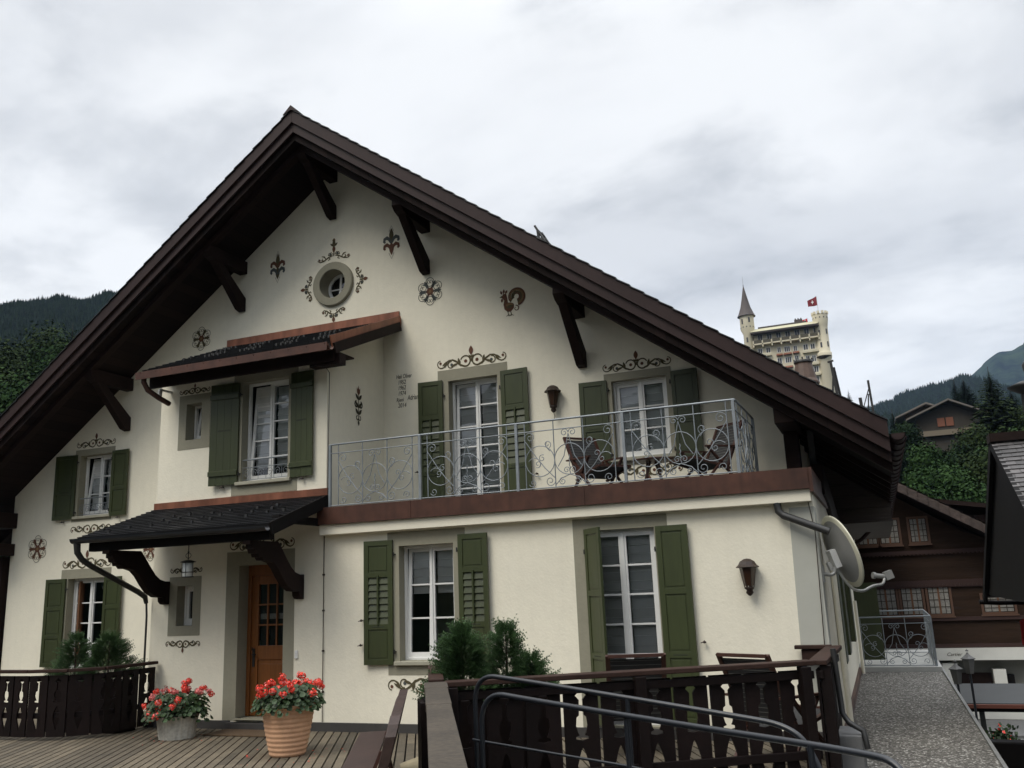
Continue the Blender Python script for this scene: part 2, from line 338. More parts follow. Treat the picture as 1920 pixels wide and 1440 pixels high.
w.add([(-.98, P0, 2.7), (-.98, 32, 2.7), (-.98, 32, soff(-.98)), (-.98, P0, soff(-.98))], [(0, 1, 2, 3)])
w.add([(-15.87, P0, -5), (-15.87, 32, -5), (-15.87, 32, soff(-15.87)), (-15.87, P0, soff(-15.87))], [(0, 1, 2, 3)])
w.build('wall', 'stucco', chalet, fix=False)
# plinth below the cream render and painted corner quoin
w = MB(); w.box(-10.62, -9.02, P1-.03, P1, DK-.3, -.004); w.box(-8.04, -.63, P1-.03, P1, DK-.3, -.004)
w.box(-9.02, -8.04, P1-.12, P1+.2, DK-.3, -.02, 0)
w.build('plinth', mat('dark_plinth', (.045, .042, .04), .8, (5, .2)), chalet, bevel=.006)
w = MB(); w.prism([(-.98, P1-.004, 0), (-.646, P1-.004, 0), (-.646, P1-.004, 2.5), (-.93, P1-.004, 2.5)], (0, .003, 0)); w.box(-.652, -.646, P1, P1+.32, 0, 2.5)
w.build('painted_quoin', mat('pale_grey_quoin', (.44, .44, .39), .85, (2, .1)), chalet)

def ring(mb, o, i, y0, y1, mi=0):
    """flat rectangular surround: outer (x0,x1,z0,z1), inner"""
    mb.box(o[0], i[0], y0, y1, o[2], o[3], mi); mb.box(i[1], o[1], y0, y1, o[2], o[3], mi)
    if o[3] > i[3]+1e-4: mb.box(i[0], i[1], y0, y1, i[3], o[3], mi)
    if i[2] > o[2]+1e-4: mb.box(i[0], i[1], y0, y1, o[2], i[2], mi)
def window(op, outer, y, rows, cols=2, depth=.20, tilt=0, blind=1.0, label=None, sillz=None, door=False, grille=False, framem='white', muntins=True):
    x0, x1, z0, z1 = op; yb = y+depth
    s = MB(); ring(s, outer, op, y-.006, y+.0, 0)
    s.build('window_surround', 'surround', chalet)
    # window part = reveal, sub-parts frame, sashes, pane, blind
    r = MB(); t_ = .004
    r.quad((x0, y, z0), (x0, yb, z0), (x0, yb, z1), (x0, y, z1)); r.quad((x1, y, z0), (x1, yb, z0), (x1, yb, z1), (x1, y, z1))
    r.quad((x0, y, z1), (x1, y, z1), (x1, yb, z1), (x0, yb, z1)); r.quad((x0, y, z0), (x1, y, z0), (x1, yb, z0), (x0, yb, z0))
    win = r.build('balcony_door' if door else 'window', 'surround', chalet, fix=False)
    if label: win['label'] = label
    f = MB(); fw_ = .035
    ring(f, op, (x0+fw_, x1-fw_, z0+fw_, z1-fw_), yb-.055, yb)
    f.build('frame', framem, win, bevel=.004)
    # room box behind
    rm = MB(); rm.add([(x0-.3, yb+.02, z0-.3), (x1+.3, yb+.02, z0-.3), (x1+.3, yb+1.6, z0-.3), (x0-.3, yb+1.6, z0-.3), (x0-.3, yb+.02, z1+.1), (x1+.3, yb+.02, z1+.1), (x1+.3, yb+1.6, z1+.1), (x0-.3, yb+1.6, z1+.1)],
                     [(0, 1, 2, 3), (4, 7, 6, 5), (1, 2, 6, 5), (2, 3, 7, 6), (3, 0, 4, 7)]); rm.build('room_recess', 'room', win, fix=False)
    ix0, ix1, iz0, iz1 = x0+fw_, x1-fw_, z0+fw_, z1-fw_
    n = cols; wd = (ix1-ix0)/n
    for k in range(n):
        tl = math.tan(math.radians(tilt)) if (k == 0) else 0
        a0, a1 = ix0+k*wd, ix0+(k+1)*wd; st = .05
        def Y(z, d): return d+(z-iz0)*tl
        m_ = MB()
        def sbox(xa, xb, za, zb, d0, d1):
            m_.add([(xa, Y(za, d0), za), (xb, Y(za, d0), za), (xb, Y(za, d1), za), (xa, Y(za, d1), za), (xa, Y(zb, d0), zb), (xb, Y(zb, d0), zb), (xb, Y(zb, d1), zb), (xa, Y(zb, d1), zb)],
                   [(0, 3, 2, 1), (4, 5, 6, 7), (0, 1, 5, 4), (1, 2, 6, 5), (2, 3, 7, 6), (3, 0, 4, 7)])
        d0, d1 = yb-.045, yb-.005
        sbox(a0+.002, a0+st, iz0, iz1, d0, d1); sbox(a1-st, a1-.002, iz0, iz1, d0, d1)
        sbox(a0+st, a1-st, iz0, iz0+st*1.3, d0, d1); sbox(a0+st, a1-st, iz1-st, iz1, d0, d1)
        pz0, pz1 = iz0+st*1.3, iz1-st
        if muntins:
            for j in range(1, rows):
                zc = pz0+(pz1-pz0)*j/rows; sbox(a0+st, a1-st, zc-.011, zc+.011, d0+.008, d1)
        if n == 2 and k == 1: sbox(a0-.018, a0+.022, iz0, iz1, d0-.014, d0-.001)
        m_.build('casement', framem, win)
        g = MB(); g.add([(a0+st, Y(pz0, d0+.025), pz0), (a1-st, Y(pz0, d0+.025), pz0), (a1-st, Y(pz1, d0+.025), pz1), (a0+st, Y(pz1, d0+.025), pz1)], [(0, 1, 2, 3)])
        g.build('pane', 'glass', win, fix=False)
        if blind > 0:
            b = MB(); pe = MB(); bz = pz1-(pz1-pz0)*blind; npl = max(3, int((pz1-bz)/.11)); prev = None
            for j in range(npl+1):
                z_ = pz1-(pz1-bz)*j/npl; yy = yb+.07+(.012 if j % 2 else 0)
                b.add([(a0+st-.01, yy, z_-.008), (a1-st+.01, yy, z_-.008), (a1-st+.01, yy-.006, z_+.008), (a0+st-.01, yy-.006, z_+.008)], [(0, 1, 2, 3)])
                if prev: b.add([(a0+st-.01, prev[1], prev[0]-.008), (a1-st+.01, prev[1], prev[0]-.008), (a1-st+.01, yy-.006, z_+.008), (a0+st-.01, yy-.006, z_+.008)], [(0, 1, 2, 3)])
                prev = (z_, yy)
                if j: pe.box(a0+st-.01, a1-st+.01, yy-.014, yy-.008, z_-.004, z_+.003)
            bl_ = b.build('pleated_blind', 'blind', win, fix=False); bl_.data.materials.append(M['pleat_highlight'])
            me_ = bl_.data; bm_ = bmesh.new(); bm_.from_mesh(me_); off_ = Vector(chalet.location)
            for i_ in range(0, len(pe.v), 8):
                vv_ = [bm_.verts.new(Vector(q)-off_) for q in pe.v[i_:i_+8]]
                for f_ in ((0, 1, 5, 4), (4, 5, 6, 7)): bm_.faces.new([vv_[q] for q in f_]).material_index = 1
            bm_.to_mesh(me_); bm_.free()
    if sillz:
        s = MB(); s.box(x0-.07, x1+.07, y-.06, y+depth-.06, z0-.055, z0-.002); s.build('sill', 'sill', win, bevel=.008)
    if grille:
        g = MB(); yy = y+.05
        g.tube([(x0, yy, z0+.34), (x1, yy, z0+.34)], .012, 6); g.tube([(x0, yy, z0+.22), (x1, yy, z0+.22)], .006, 6); g.tube([(x0, yy, z0+.03), (x1, yy, z0+.03)], .006, 6)
        k = int((x1-x0)/.13)
        for i in range(k+1): xx = x0+(x1-x0)*(i+.0)/k; g.tube([(xx, yy, z0+.03), (xx, yy, z0+.22)], .004, 5)
        for i in range(k):
            cx = x0+(x1-x0)*(i+.5)/k; sg = 1 if i % 2 else -1
            g.tube([(cx+sg*(.05*(1-t/18)+.008)*math.cos(t*.55), yy-.004, z0+.125+(.07*(1-t/20))*math.sin(t*.55)) for t in range(17)], .004, 5)
        g.build('window_grille', 'iron', win)
    return win
window(W1, (-14.31, -13.30, 3.28, 4.67), P0, 3, tilt=7, sillz=True, grille=True, blind=.95, label='upper left window with slim iron grille')
window(W2, (-9.13, -7.92, 3.255, 5.185), P1, 5, tilt=5, sillz=True, grille=True, blind=.9, label='tall bay window with tilted left sash and iron grille')
window(W2s, (-10.22, -9.59, 4.07, 4.955), P1, 1, cols=1, tilt=9, blind=0, depth=.24, label='tiny tilted bay window')
window(W3, (-14.46, -13.22, .45, 2.385), P0, 4, blind=.0, label='ground floor left window standing open')
window(SW, (-10.255, -9.64, 1.20, 2.08), P1, 1, cols=1, blind=0, depth=.22, label='tiny window beside the front door')
window(W4, (-6.38, -5.18, .62, 2.535), P1, 3, tilt=2.5, sillz=True, blind=.42, label='window with half drawn blind left of the terrace fence corner')
window(FD, (-3.635, -2.40, .0, 2.535), P1, 6, door=True, blind=.98, depth=.14, label='tall glazed terrace door')
window(WA, (-6.38, -5.14, 2.86, 5.24), P0, 6, door=True, tilt=2, blind=.98, label='glazed balcony door')
window(WB, (-3.56, -2.53, 3.40, 4.82), P0, 3, tilt=1.5, sillz=True, blind=.98, depth=.16, label='upper window above the balcony chairs')
# inner cream painted band of window B and open brown inner sash of window 3
m_ = MB(); m_.bar((-14.10, P0+.16, .62), (-14.10, P0+.16, 2.16), .10, .045, 0); m_.build('open_inner_sash', 'orange_wood', chalet)

# oval dormer eye
m_ = MB(); n = 40; c = (-8.405, 7.10)
prof = [(.262, .0), (.262, -.055), (.27, -.065), (.395, -.06), (.41, -.045), (.412, .0)]
m_.lathe(prof, (c[0], P0, c[1]), n, 0, 'y', smooth=False)
ov = m_.build('round_window', 'surround', chalet)
m_ = MB(); m_.lathe([(.262, -.02), (.262, .3)], (c[0], P0, c[1]), n, 0, 'y'); m_.build('window_reveal', 'surround', ov, fix=False)
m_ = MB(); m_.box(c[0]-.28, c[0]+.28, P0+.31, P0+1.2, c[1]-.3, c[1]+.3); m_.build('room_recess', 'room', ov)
m_ = MB(); m_.lathe([(.262, .22), (.215, .22), (.215, .26), (.262, .26)], (c[0], P0, c[1]), n, 0, 'y')
m_.bar((c[0], P0+.20, c[1]-.24), (c[0]+.07, P0+.13, c[1]+.20), .03, .03); m_.bar((c[0]-.2, P0+.23, c[1]-.02), (c[0]+.22, P0+.23, c[1]-.02), .02, .02)
m_.build('frame', 'white', ov)
m_ = MB(); m_.add([(c[0]+.22*math.cos(a*PI/12), P0+.245, c[1]+.22*math.sin(a*PI/12)) for a in range(24)], [tuple(range(24))]); m_.build('pane', 'glass', ov, fix=False)

# front door
x0, x1, z0, z1 = DO; yb = P1+.30
s = MB(); ring(s, (-9.165, -7.935, .0, 2.405), DO, P1-.006, P1); s.build('door_surround', 'surround', chalet)
r = MB(); r.quad((x0, P1, z0), (x0, yb, z0), (x0, yb, z1), (x0, P1, z1)); r.quad((x1, P1, z0), (x1, yb, z0), (x1, yb, z1), (x1, P1, z1)); r.quad((x0, P1, z1), (x1, P1, z1), (x1, yb, z1), (x0, yb, z1)); r.quad((x0, P1-.1, z0-.01), (x1, P1-.1, z0-.01), (x1, yb, z0-.01), (x0, yb, z0-.01))
r.build('door_reveal', 'surround', chalet, fix=False)
d = MB(); yd = yb-.06
d.box(x0, x0+.06, yd-.03, yb, z0, z1); d.box(x1-.05, x1, yd-.03, yb, z0, z1); d.box(x0+.06, x1-.05, yd-.03, yb, z1-.16, z1)
lx0, lx1, lz1 = x0+.06, x1-.05, z1-.16; gx0, gx1, gz0, gz1 = lx0+.12, lx1-.09, 1.02, lz1-.13
d.box(lx0, gx0, yd, yb-.01, z0, lz1); d.box(gx1, lx1, yd, yb-.01, z0, lz1); d.box(gx0, gx1, yd, yb-.01, gz1, lz1); d.box(gx0, gx1, yd, yb-.01, .82, gz0); d.box(gx0, gx1, yd, yb-.01, z0, .2); d.box(gx0, gx1, yd+.02, yb-.01, .2, .82)
d.box(gx0+.05, gx1-.05, yd+.004, yd+.02, .26, .76)
dd = d.build('front_door', 'door', chalet, bevel=.006); dd['label'] = 'brown wooden front door with nine small panes'
g = MB()
for i in (1, 2): xx = gx0+(gx1-gx0)*i/3; g.box(xx-.012, xx+.012, yd+.004, yd+.035, gz0, gz1); zc = gz0+(gz1-gz0)*i/3; g.box(gx0, gx1, yd+.007, yd+.032, zc-.012, zc+.012)
g.build('glazing_bars', 'door', dd)
g = MB(); g.quad((gx0, yd+.02, gz0), (gx1, yd+.02, gz0), (gx1, yd+.02, gz1), (gx0, yd+.02, gz1)); g.build('pane', 'glass', dd, fix=False)
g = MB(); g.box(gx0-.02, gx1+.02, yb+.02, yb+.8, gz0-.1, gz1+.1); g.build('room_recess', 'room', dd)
g = MB(); g.box(gx0, gx1, yb-.005, yb+.01, gz0+.38, gz0+.46); g.build('net_curtain', 'curtain', dd)
g = MB(); g.box(lx0+.035, lx0+.075, yd-.012, yd, .72, .98); g.tube([(lx0+.055, yd-.01, .9), (lx0+.055, yd-.05, .9), (lx0+.13, yd-.055, .9)], .009, 6); g.tube([(lx0+.055, yd-.01, .95), (lx0+.055, yd-.05, .96), (lx0+.06, yd-.055, 1.0)], .007, 6); g.build('handle', 'iron_black', dd)

# ---- shutters
def shutter(x0, x1, z0, z1, y, style, hinge, ang=4, parent=chalet):
    """hinge 'l' or 'r' edge against the window; ang = degrees off the wall"""
    wd = x1-x0; h = z1-z0; m_ = MB(); th = .032
    if style == 'board':
        nb = 4
        for i in range(nb): m_.box(wd*i/nb+.0015, wd*(i+1)/nb-.0015, -th, 0, 0, h)
        for zc in (.10*h+.02, .87*h): m_.box(.0, wd, -th-.022, -th, zc-.035, zc+.035); m_.prism([(0, -th-.022, zc+.035), (0, -th, zc+.045), (wd, -th, zc+.045), (wd, -th-.022, zc+.035)], (0, 0, -.0001))
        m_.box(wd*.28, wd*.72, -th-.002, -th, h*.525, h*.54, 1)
    else:
        st = .07 if wd > .4 else .055
        m_.box(0, st, -th, 0, 0, h); m_.box(wd-st, wd, -th, 0, 0, h)
        rails = [(0, .07), (h-.07, h)]
        mids = {'panel': [.42], 'panel3': [.34, .66], 'louvre': [.30, .72]}[style]
        for q in mids: rails.append((q*h-.035, q*h+.035))
        rails.sort()
        for a, b in rails: m_.box(st, wd-st, -th, 0, a, b)
        for i in range(len(rails)-1):
            a, b = rails[i][1], rails[i+1][0]
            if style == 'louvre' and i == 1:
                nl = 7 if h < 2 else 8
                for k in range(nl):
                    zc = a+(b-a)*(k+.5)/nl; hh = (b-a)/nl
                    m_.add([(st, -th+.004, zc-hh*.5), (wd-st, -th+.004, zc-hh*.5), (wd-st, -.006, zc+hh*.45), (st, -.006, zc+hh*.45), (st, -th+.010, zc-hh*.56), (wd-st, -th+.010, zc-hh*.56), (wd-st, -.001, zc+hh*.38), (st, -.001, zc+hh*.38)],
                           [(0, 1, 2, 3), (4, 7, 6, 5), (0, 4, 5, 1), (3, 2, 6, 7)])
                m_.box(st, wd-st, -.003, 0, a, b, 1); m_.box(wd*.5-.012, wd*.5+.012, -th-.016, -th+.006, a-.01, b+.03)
            else:
                m_.box(st, wd-st, -th*.62, -.004, a, b); m_.box(st+.02, wd-st-.02, -th*.62-.006, -th*.62, a+.025, b-.025)
        zs = rails[1]
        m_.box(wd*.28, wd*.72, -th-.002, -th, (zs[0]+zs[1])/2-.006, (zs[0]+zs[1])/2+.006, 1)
    a = math.radians(ang)
    if hinge == 'l': T = lambda p: (x0+p[0]*math.cos(a)+p[1]*math.sin(a), y-.012-p[0]*math.sin(a)+p[1]*math.cos(a), z0+p[2])
    else: T = lambda p: (x1-(wd-p[0])*math.cos(a)-p[1]*math.sin(a), y-.012-(wd-p[0])*math.sin(a)+p[1]*math.cos(a), z0+p[2])
    m_.v = [T(p) for p in m_.v]
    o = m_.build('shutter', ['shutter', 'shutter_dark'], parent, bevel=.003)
    ex = 0 if hinge == 'l' else wd; sg = 1 if hinge == 'l' else -1
    for zc in (h*.1, h*.88):
        hg = MB(); q = T((ex, -.01, zc)); hg.tube([(q[0]-sg*.035, y, q[2]), (q[0]-sg*.02, q[1]-.012, q[2])], .010, 6); hg.tube([(q[0]-sg*.02, q[1]-.014, q[2]-.03), (q[0]-sg*.02, q[1]-.014, q[2]+.03)], .010, 6)
        hg.build('hinge', 'iron_black', o)
    return o
sh = shutter
sh(-14.74, -14.24, 3.33, 4.575, P0, 'panel', 'r', 5); sh(-13.33, -12.90, 3.33, 4.57, P0, 'panel', 'l', 4)
sh(-9.51, -9.00, 3.43, 5.03, P1, 'board', 'r', 6); sh(-8.02, -7.61, 3.45, 5.055, P1, 'board', 'l', 4)
sh(-14.77, -14.31, .62, 2.215, P0, 'panel3', 'r', 5); sh(-13.34, -12.89, .62, 2.21, P0, 'panel3', 'l', 5)
sh(-6.73, -6.29, .755, 2.43, P1, 'louvre', 'r', 4); sh(-5.27, -4.82, .755, 2.445, P1, 'louvre', 'l', 5)
sh(-3.46, -2.99, .05, 2.40, P1, 'panel3', 'l', 50); sh(-2.545, -2.14, .05, 2.385, P1, 'panel3', 'l', 5)
sh(-6.72, -6.29, 2.9, 5.07, P0, 'louvre', 'r', 4); sh(-5.25, -4.78, 2.9, 5.09, P0, 'louvre', 'l', 4)
sh(-3.95, -3.52, 3.45, 4.72, P0, 'panel', 'r', 4); sh(-2.53, -2.14, 3.45, 4.735, P0, 'panel', 'l', 4)
# shutter catches
for (x, y, z) in ((-4.45, P1, .98), (-2.05, P1, .99), (-4.78, P1, 1.12), (-6.78, P1, 1.35), (-6.79, P1, 1.02), (-9.27, P1, 3.40), (-7.8, P1, 3.42), (-13.1, P0, 3.3), (-14.5, P0, 3.29), (-6.76, P0, 3.6), (-4.7, P0, 3.4)):
    m_ = MB(); m_.tube([(x, y, z), (x, y-.05, z)], .007, 6); m_.lathe([(.0, -.02), (.02, -.012), (.022, .0), (.0, .02)], (x, y-.055, z), 8); m_.tube([(x, y-.05, z), (x-.045, y-.06, z-.012)], .006, 5); m_.build('shutter_catch', 'bronze', chalet)

# ---- main roof
YF, YBk = 11.5, 33.0
def roofz(x): return 9.84-.733*abs(x-RX)
XR, XL = .28, -17.3
for nm, xe in (('roof_slope', XR), ('roof_slope', XL)):
    m_ = MB(); m_.prism([(RX, YF+.03, soff(RX)), (RX, YF+.03, roofz(RX)), (xe, YF+.03, roofz(xe)), (xe, YF+.03, soff(xe)-.0)], (0, YBk-YF, 0)); o = m_.build('roof', 'soffit', chalet)
    # slate courses
    c_ = MB(); n = 46; dx = (xe-RX)/n
    for i in range(n):
        xa, xb = RX+dx*i, RX+dx*(i+1.06); za, zb = roofz(xa)+.004, roofz(xb)+.004; j = random.uniform(-.006, .006)
        c_.prism([(xa, YF-.10+j, za), (xb, YF-.10+j, zb+.022), (xb, YF-.10+j, zb+.036), (xa, YF-.10+j, za+.014)], (0, YBk-YF, 0))
    c_.build('slate_courses', 'slate', o)
def fasc(zt, zb, y0, y1, xe):
    m_ = MB(); m_.prism([(RX, y0, 9.88+zt), (RX, y0, 9.88+zb), (xe, y0, 9.88+zb-.731*abs(xe-RX)), (xe, y0, 9.88+zt-.731*abs(xe-RX))], (0, y1-y0, 0)); return m_
for xe in (XR, XL):
    fasc(-.035, -.255, YF-.075, YF-.03, xe).build('upper_fascia_board', 'fascia', chalet, bevel=.004)
    fasc(-.245, -.42, YF-.03, YF+.01, xe).build('lower_fascia_board', 'fascia', chalet, bevel=.004)
    m_ = MB(); m_.prism([(RX, YF+.20, soff(RX)-.003), (RX, YF+.20, soff(RX)-.10), (xe, YF+.20, soff(xe)-.10), (xe, YF+.20, soff(xe)-.003)], (0, .14, 0)); m_.build('verge_rafter', 'timber', chalet)
m_ = MB(); m_.prism([(RX-.16, YF-.11, roofz(RX)-.06), (RX, YF-.11, roofz(RX)+.09), (RX+.16, YF-.11, roofz(RX)-.06), (RX, YF-.11, roofz(RX)+.0)], (0, .4, 0)); m_.build('ridge_cap', 'fascia', chalet)
# rafters across the left soffit (subtle)
for k in range(1, 8):
    y = YF+.9+k*.9
    for xe in (XR, XL): m_ = MB(); m_.prism([(RX, y, soff(RX)-.002), (RX, y, soff(RX)-.09), (xe, y, soff(xe)-.09), (xe, y, soff(xe)-.002)], (0, .1, 0)); m_.build('rafter', 'timber', chalet)
# brackets
for bx, fz in ((-13.02, 5.02), (-10.39, 6.99), (-8.42, 8.43), (-6.55, 7.05), (-3.88, 5.06)):
    m_ = MB(); zt = soff(bx)-.02; w2_ = .085
    m_.prism([(bx-w2_, P0, zt), (bx-w2_, 11.72, zt), (bx-w2_, 11.70, zt-.13), (bx-w2_, 11.78, zt-.20), (bx-w2_, 11.9, zt-.24), (bx-w2_, P0, zt-.24)], (2*w2_, 0, 0))
    m_.prism([(bx-.07, 12.72, fz-.10), (bx-.07, 12.60, fz-.07), (bx-.07, 11.86, zt-.22), (bx-.07, 12.06, zt-.22), (bx-.07, 12.735, fz+.16), (bx-.07, 12.735, fz-.09)], (.14, 0, 0))
    m_.build('roof_bracket', 'timber', chalet, bevel=.008)
# left eave beam and timber end
m_ = MB(); m_.box(-15.99, -15.76, 12.2, P0, 2.72, 2.95); m_.prism([(-16.15, 12.05, 3.55), (-16.15, P0, 3.55), (-16.15, P0, 3.25), (-16.15, 12.15, 3.25)], (.4, 0, 0)); m_.build('eave_beam', 'timber', chalet, bevel=.01)
m_ = MB(); m_.box(-17.2, -15.93, P0-.12, P0+.1, -2, 2.7); m_.build('timber_side_screen', 'timber', chalet)
# right corner post, gutter, gallery
m_ = MB(); m_.box(-1.02, -.83, P0-.22, P0-.02, 2.9, soff(-1.02)-.05); m_.box(-1.05, -.80, 11.75, P0+.1, soff(-1.0)-.28, soff(-1.0)-.06); m_.build('corner_post', 'timber', chalet, bevel=.008)
m_ = MB(); m_.box(-.74, -.66, 13.0, 13.1, 2.6, soff(-.7)); m_.build('grey_post', 'stone', chalet)
def halfgutter(mb, p, q, r, n=8):
    p, q = Vector(p), Vector(q); d = (q-p).normalized(); sdv = d.cross(Vector((0, 0, 1))).normalized(); vs = []
    for base in (p, q):
        for rr in (r, r*.88):
            for k in range(n+1): a = PI*k/n; vs.append(base+sdv*math.cos(a)*rr-Vector((0, 0, 1))*math.sin(a)*rr)
    m = n+1; fs = []
    for k in range(n): fs += [(k, k+1, 2*m+k+1, 2*m+k), (m+k, 3*m+k, 3*m+k+1, m+k+1), (k, m+k, m+k+1, k+1), (2*m+k, 2*m+k+1, 3*m+k+1, 3*m+k)]
    fs += [(0, 2*m, 3*m, m), (n, m+n, 3*m+n, 2*m+n)]
    mb.add(vs, fs, 0, False); mb.add([base_ for base_ in vs[:m]], [tuple(range(m))], 0)
m_ = MB(); halfgutter(m_, (.38, YF-.02, 3.33), (.38, YBk, 3.33), .09)
for k in range(34): y = YF+.3+k*.6; m_.tube([(.38+.1*math.cos(a), y, 3.33-.1*math.sin(a)) for a in [i*PI/6 for i in range(7)]], .010, 5)
m_.build('eave_gutter', 'fascia', chalet)
m_ = MB(); m_.tube([(.36, 20.9, 3.2), (.30, 20.9, 3.0), (-.3, 21.0, 2.45), (-.6, 21.0, 2.25)], .04, 8); m_.build('eave_downpipe', 'fascia', chalet)
m_ = MB()
for k in range(5): z = 2.62+k*.22; m_.box(-.97, .28, 17-.004*k, 25, z, z+.212)
m_.box(-.97, .30, 16.98, 25, 2.58, 2.615); m_.build('boarded_gallery', mat('gallery_boards', (.045, .033, .026), .7, [(1, .2), (10, .2)], (10, .006), stretch=(.3, 1, 3)), chalet)
m_ = MB(); m_.prism([(-.72, 12.8, 2.78), (-.72, 13.6, 2.72), (-.72, 15.2, 2.45), (-.72, 17.2, 1.9), (-.72, 17.2, 2.6), (-.72, 14, 3.1), (-.72, 12.8, 3.2)], (.14, 0, 0)); m_.build('curved_brace', 'timber', chalet, bevel=.01)

# ---- dormer roof over the bay
def slates(mb, tl, tr, br, bl, rows, cols, th=.018, rnd=True):
    tl, tr, br, bl = map(Vector, (tl, tr, br, bl)); nrm = (tr-tl).cross(bl-tl).normalized()
    if nrm.z < 0: nrm = -nrm
    def P(u, v): return (tl.lerp(tr, u)).lerp(bl.lerp(br, u), v)
    for i in range(rows):
        v0, v1 = i/rows, min(1, (i+1.12)/rows); off = (i % 2)*.5
        for j in range(-1, cols+1):
            u0, u1 = max(0, (j+off)/cols+.0006), min(1, (j+1+off)/cols-.0006)
            if u1 <= u0: continue
            k = random.uniform(0, .004)
            a, b, c_, d = P(u0, v0), P(u1, v0), P(u1, v1), P(u0, v1)
            vs = [a+nrm*.002, b+nrm*.002, c_+nrm*(th+k), d+nrm*(th+k), c_+nrm*.001, d+nrm*.001]
            mb.add(vs, [(0, 1, 2, 3), (3, 2, 4, 5)])
dTL, dTR, dBR, dBL = (-10.68, P0, 6.26), (-7.10, P0, 6.24), (-6.98, 10.50, 5.28), (-10.50, 10.50, 5.30)
m_ = MB(); dn = Vector((0, 0, -.10))
vs = [Vector(q) for q in (dTL, dTR, dBR, dBL)]; m_.add(vs+[q+dn for q in vs], [(0, 1, 2, 3), (7, 6, 5, 4), (0, 4, 5, 1), (1, 5, 6, 2), (2, 6, 7, 3), (3, 7, 4, 0)])
dr = m_.build('bay_roof', 'timber', chalet)
m_ = MB(); slates(m_, dTL, dTR, dBR, dBL, 14, 16); m_.build('slate_tiles', 'slate', dr)
for v in (.28, .36, .62, .70):
    for u in [x/40 for x in range(3, 38)]:
        if (int(u*10) % 2 == 0) == (v < .5): continue
        p = Vector(dTL).lerp(Vector(dTR), u).lerp(Vector(dBL).lerp(Vector(dBR), u), v); build_each('snow_guard', 'iron_black', dr, [(p.x-.014, p.x+.014, p.y-.01, p.y+.03, p.z, p.z+.055)])
m_ = MB(); m_.box(-10.70, -7.08, P0-.035, P0-.004, 6.25, 6.385)
m_.bar((-7.06, P0, 6.22), (-6.95, 10.47, 5.28), .02, .17); m_.build('copper_flashing', 'copper_new', dr)
m_ = MB(); m_.bar((-7.05, P0-.05, 6.10), (-6.93, 10.52, 5.19), .04, .15); m_.box(-10.42, -6.98, 10.58, 10.62, 5.02, 5.22); m_.box(-7.42, -6.9, 10.62, 10.78, 4.98, 5.14); m_.box(-10.42, -6.99, 10.62, P1+.1, 5.17, 5.195)
m_.build('bay_roof_rafter', 'timber', dr)
m_ = MB(); halfgutter(m_, (-10.52, 10.44, 5.25), (-6.93, 10.44, 5.22), .075)
for k in range(12): x = -10.4+k*.31; m_.tube([(x, 10.44+.08*math.cos(a), 5.235-.08*math.sin(a)) for a in [i*PI/6 for i in range(7)]], .008, 5)
m_.box(-10.5, -6.95, 10.36, 10.375, 5.13, 5.25)
m_.build('bay_gutter', 'copper', dr)
m_ = MB(); m_.tube([(-10.40, 10.44, 5.2), (-10.40, 10.44, 5.10), (-10.37, 10.50, 4.98), (-10.31, 10.68, 4.88), (-10.30, 10.9, 4.82)], .042, 10); m_.build('bay_downpipe', 'copper', dr)
m_ = MB(); m_.lathe([(.0, -.07), (.028, -.06), (.034, 0), (.028, .05), (.0, .06)], (-10.40, 10.80, 5.00), 12); m_.box(-10.42, -10.38, 10.8, P1, 5.03, 5.06); m_.build('insulator_knob', 'white', dr)

# ---- entrance canopy
cTL, cTR, cBR, cBL = (-10.60, P1, 3.15), (-7.38, P1, 3.13), (-7.42, 9.78, 2.665), (-10.85, 9.78, 2.665)
m_ = MB(); vs = [Vector(q) for q in (cTL, cTR, cBR, cBL)]; dn = Vector((0, 0, -.06)); m_.add(vs+[q+dn for q in vs], [(0, 1, 2, 3), (7, 6, 5, 4), (0, 4, 5, 1), (1, 5, 6, 2), (2, 6, 7, 3), (3, 7, 4, 0)])
cn = m_.build('entrance_canopy', 'black_wood', chalet)
m_ = MB(); slates(m_, cTL, cTR, cBR, cBL, 15, 14, .02); m_.build('slate_tiles', 'slate', cn)
for (u, v) in [(.05, .8), (.19, .78), (.30, .45), (.30, .6), (.30, .75), (.38, .42), (.38, .57), (.38, .72), (.52, .45), (.52, .6), (.52, .75), (.60, .4), (.60, .55), (.60, .7), (.74, .38), (.76, .53), (.78, .68), (.82, .3), (.84, .45), (.86, .6), (.93, .55), (.12, .88)]:
    p = Vector(cTL).lerp(Vector(cTR), u).lerp(Vector(cBL).lerp(Vector(cBR), u), v); build_each('snow_guard', 'iron_black', cn, [(p.x-.02, p.x+.02, p.y-.01, p.y+.03, p.z, p.z+.05)])
m_ = MB(); m_.box(-10.62, -7.36, P1-.035, P1-.008, 3.14, 3.245); m_.build('copper_flashing', 'copper_new', cn)
m_ = MB(); m_.bar((-7.36, P1-.01, 3.06), (-7.40, 9.76, 2.60), .035, .17); m_.build('barge_board', 'black_wood', cn)
m_ = MB(); halfgutter(m_, (-10.86, 9.72, 2.655), (-7.42, 9.72, 2.635), .07); m_.build('canopy_gutter', 'pipe', cn)
m_ = MB(); m_.box(-10.7, -7.5, 9.86, 9.98, 2.47, 2.60); m_.box(-7.55, -7.43, 9.98, P1, 2.70, 2.80); m_.build('canopy_beam', 'black_wood', cn, bevel=.006)
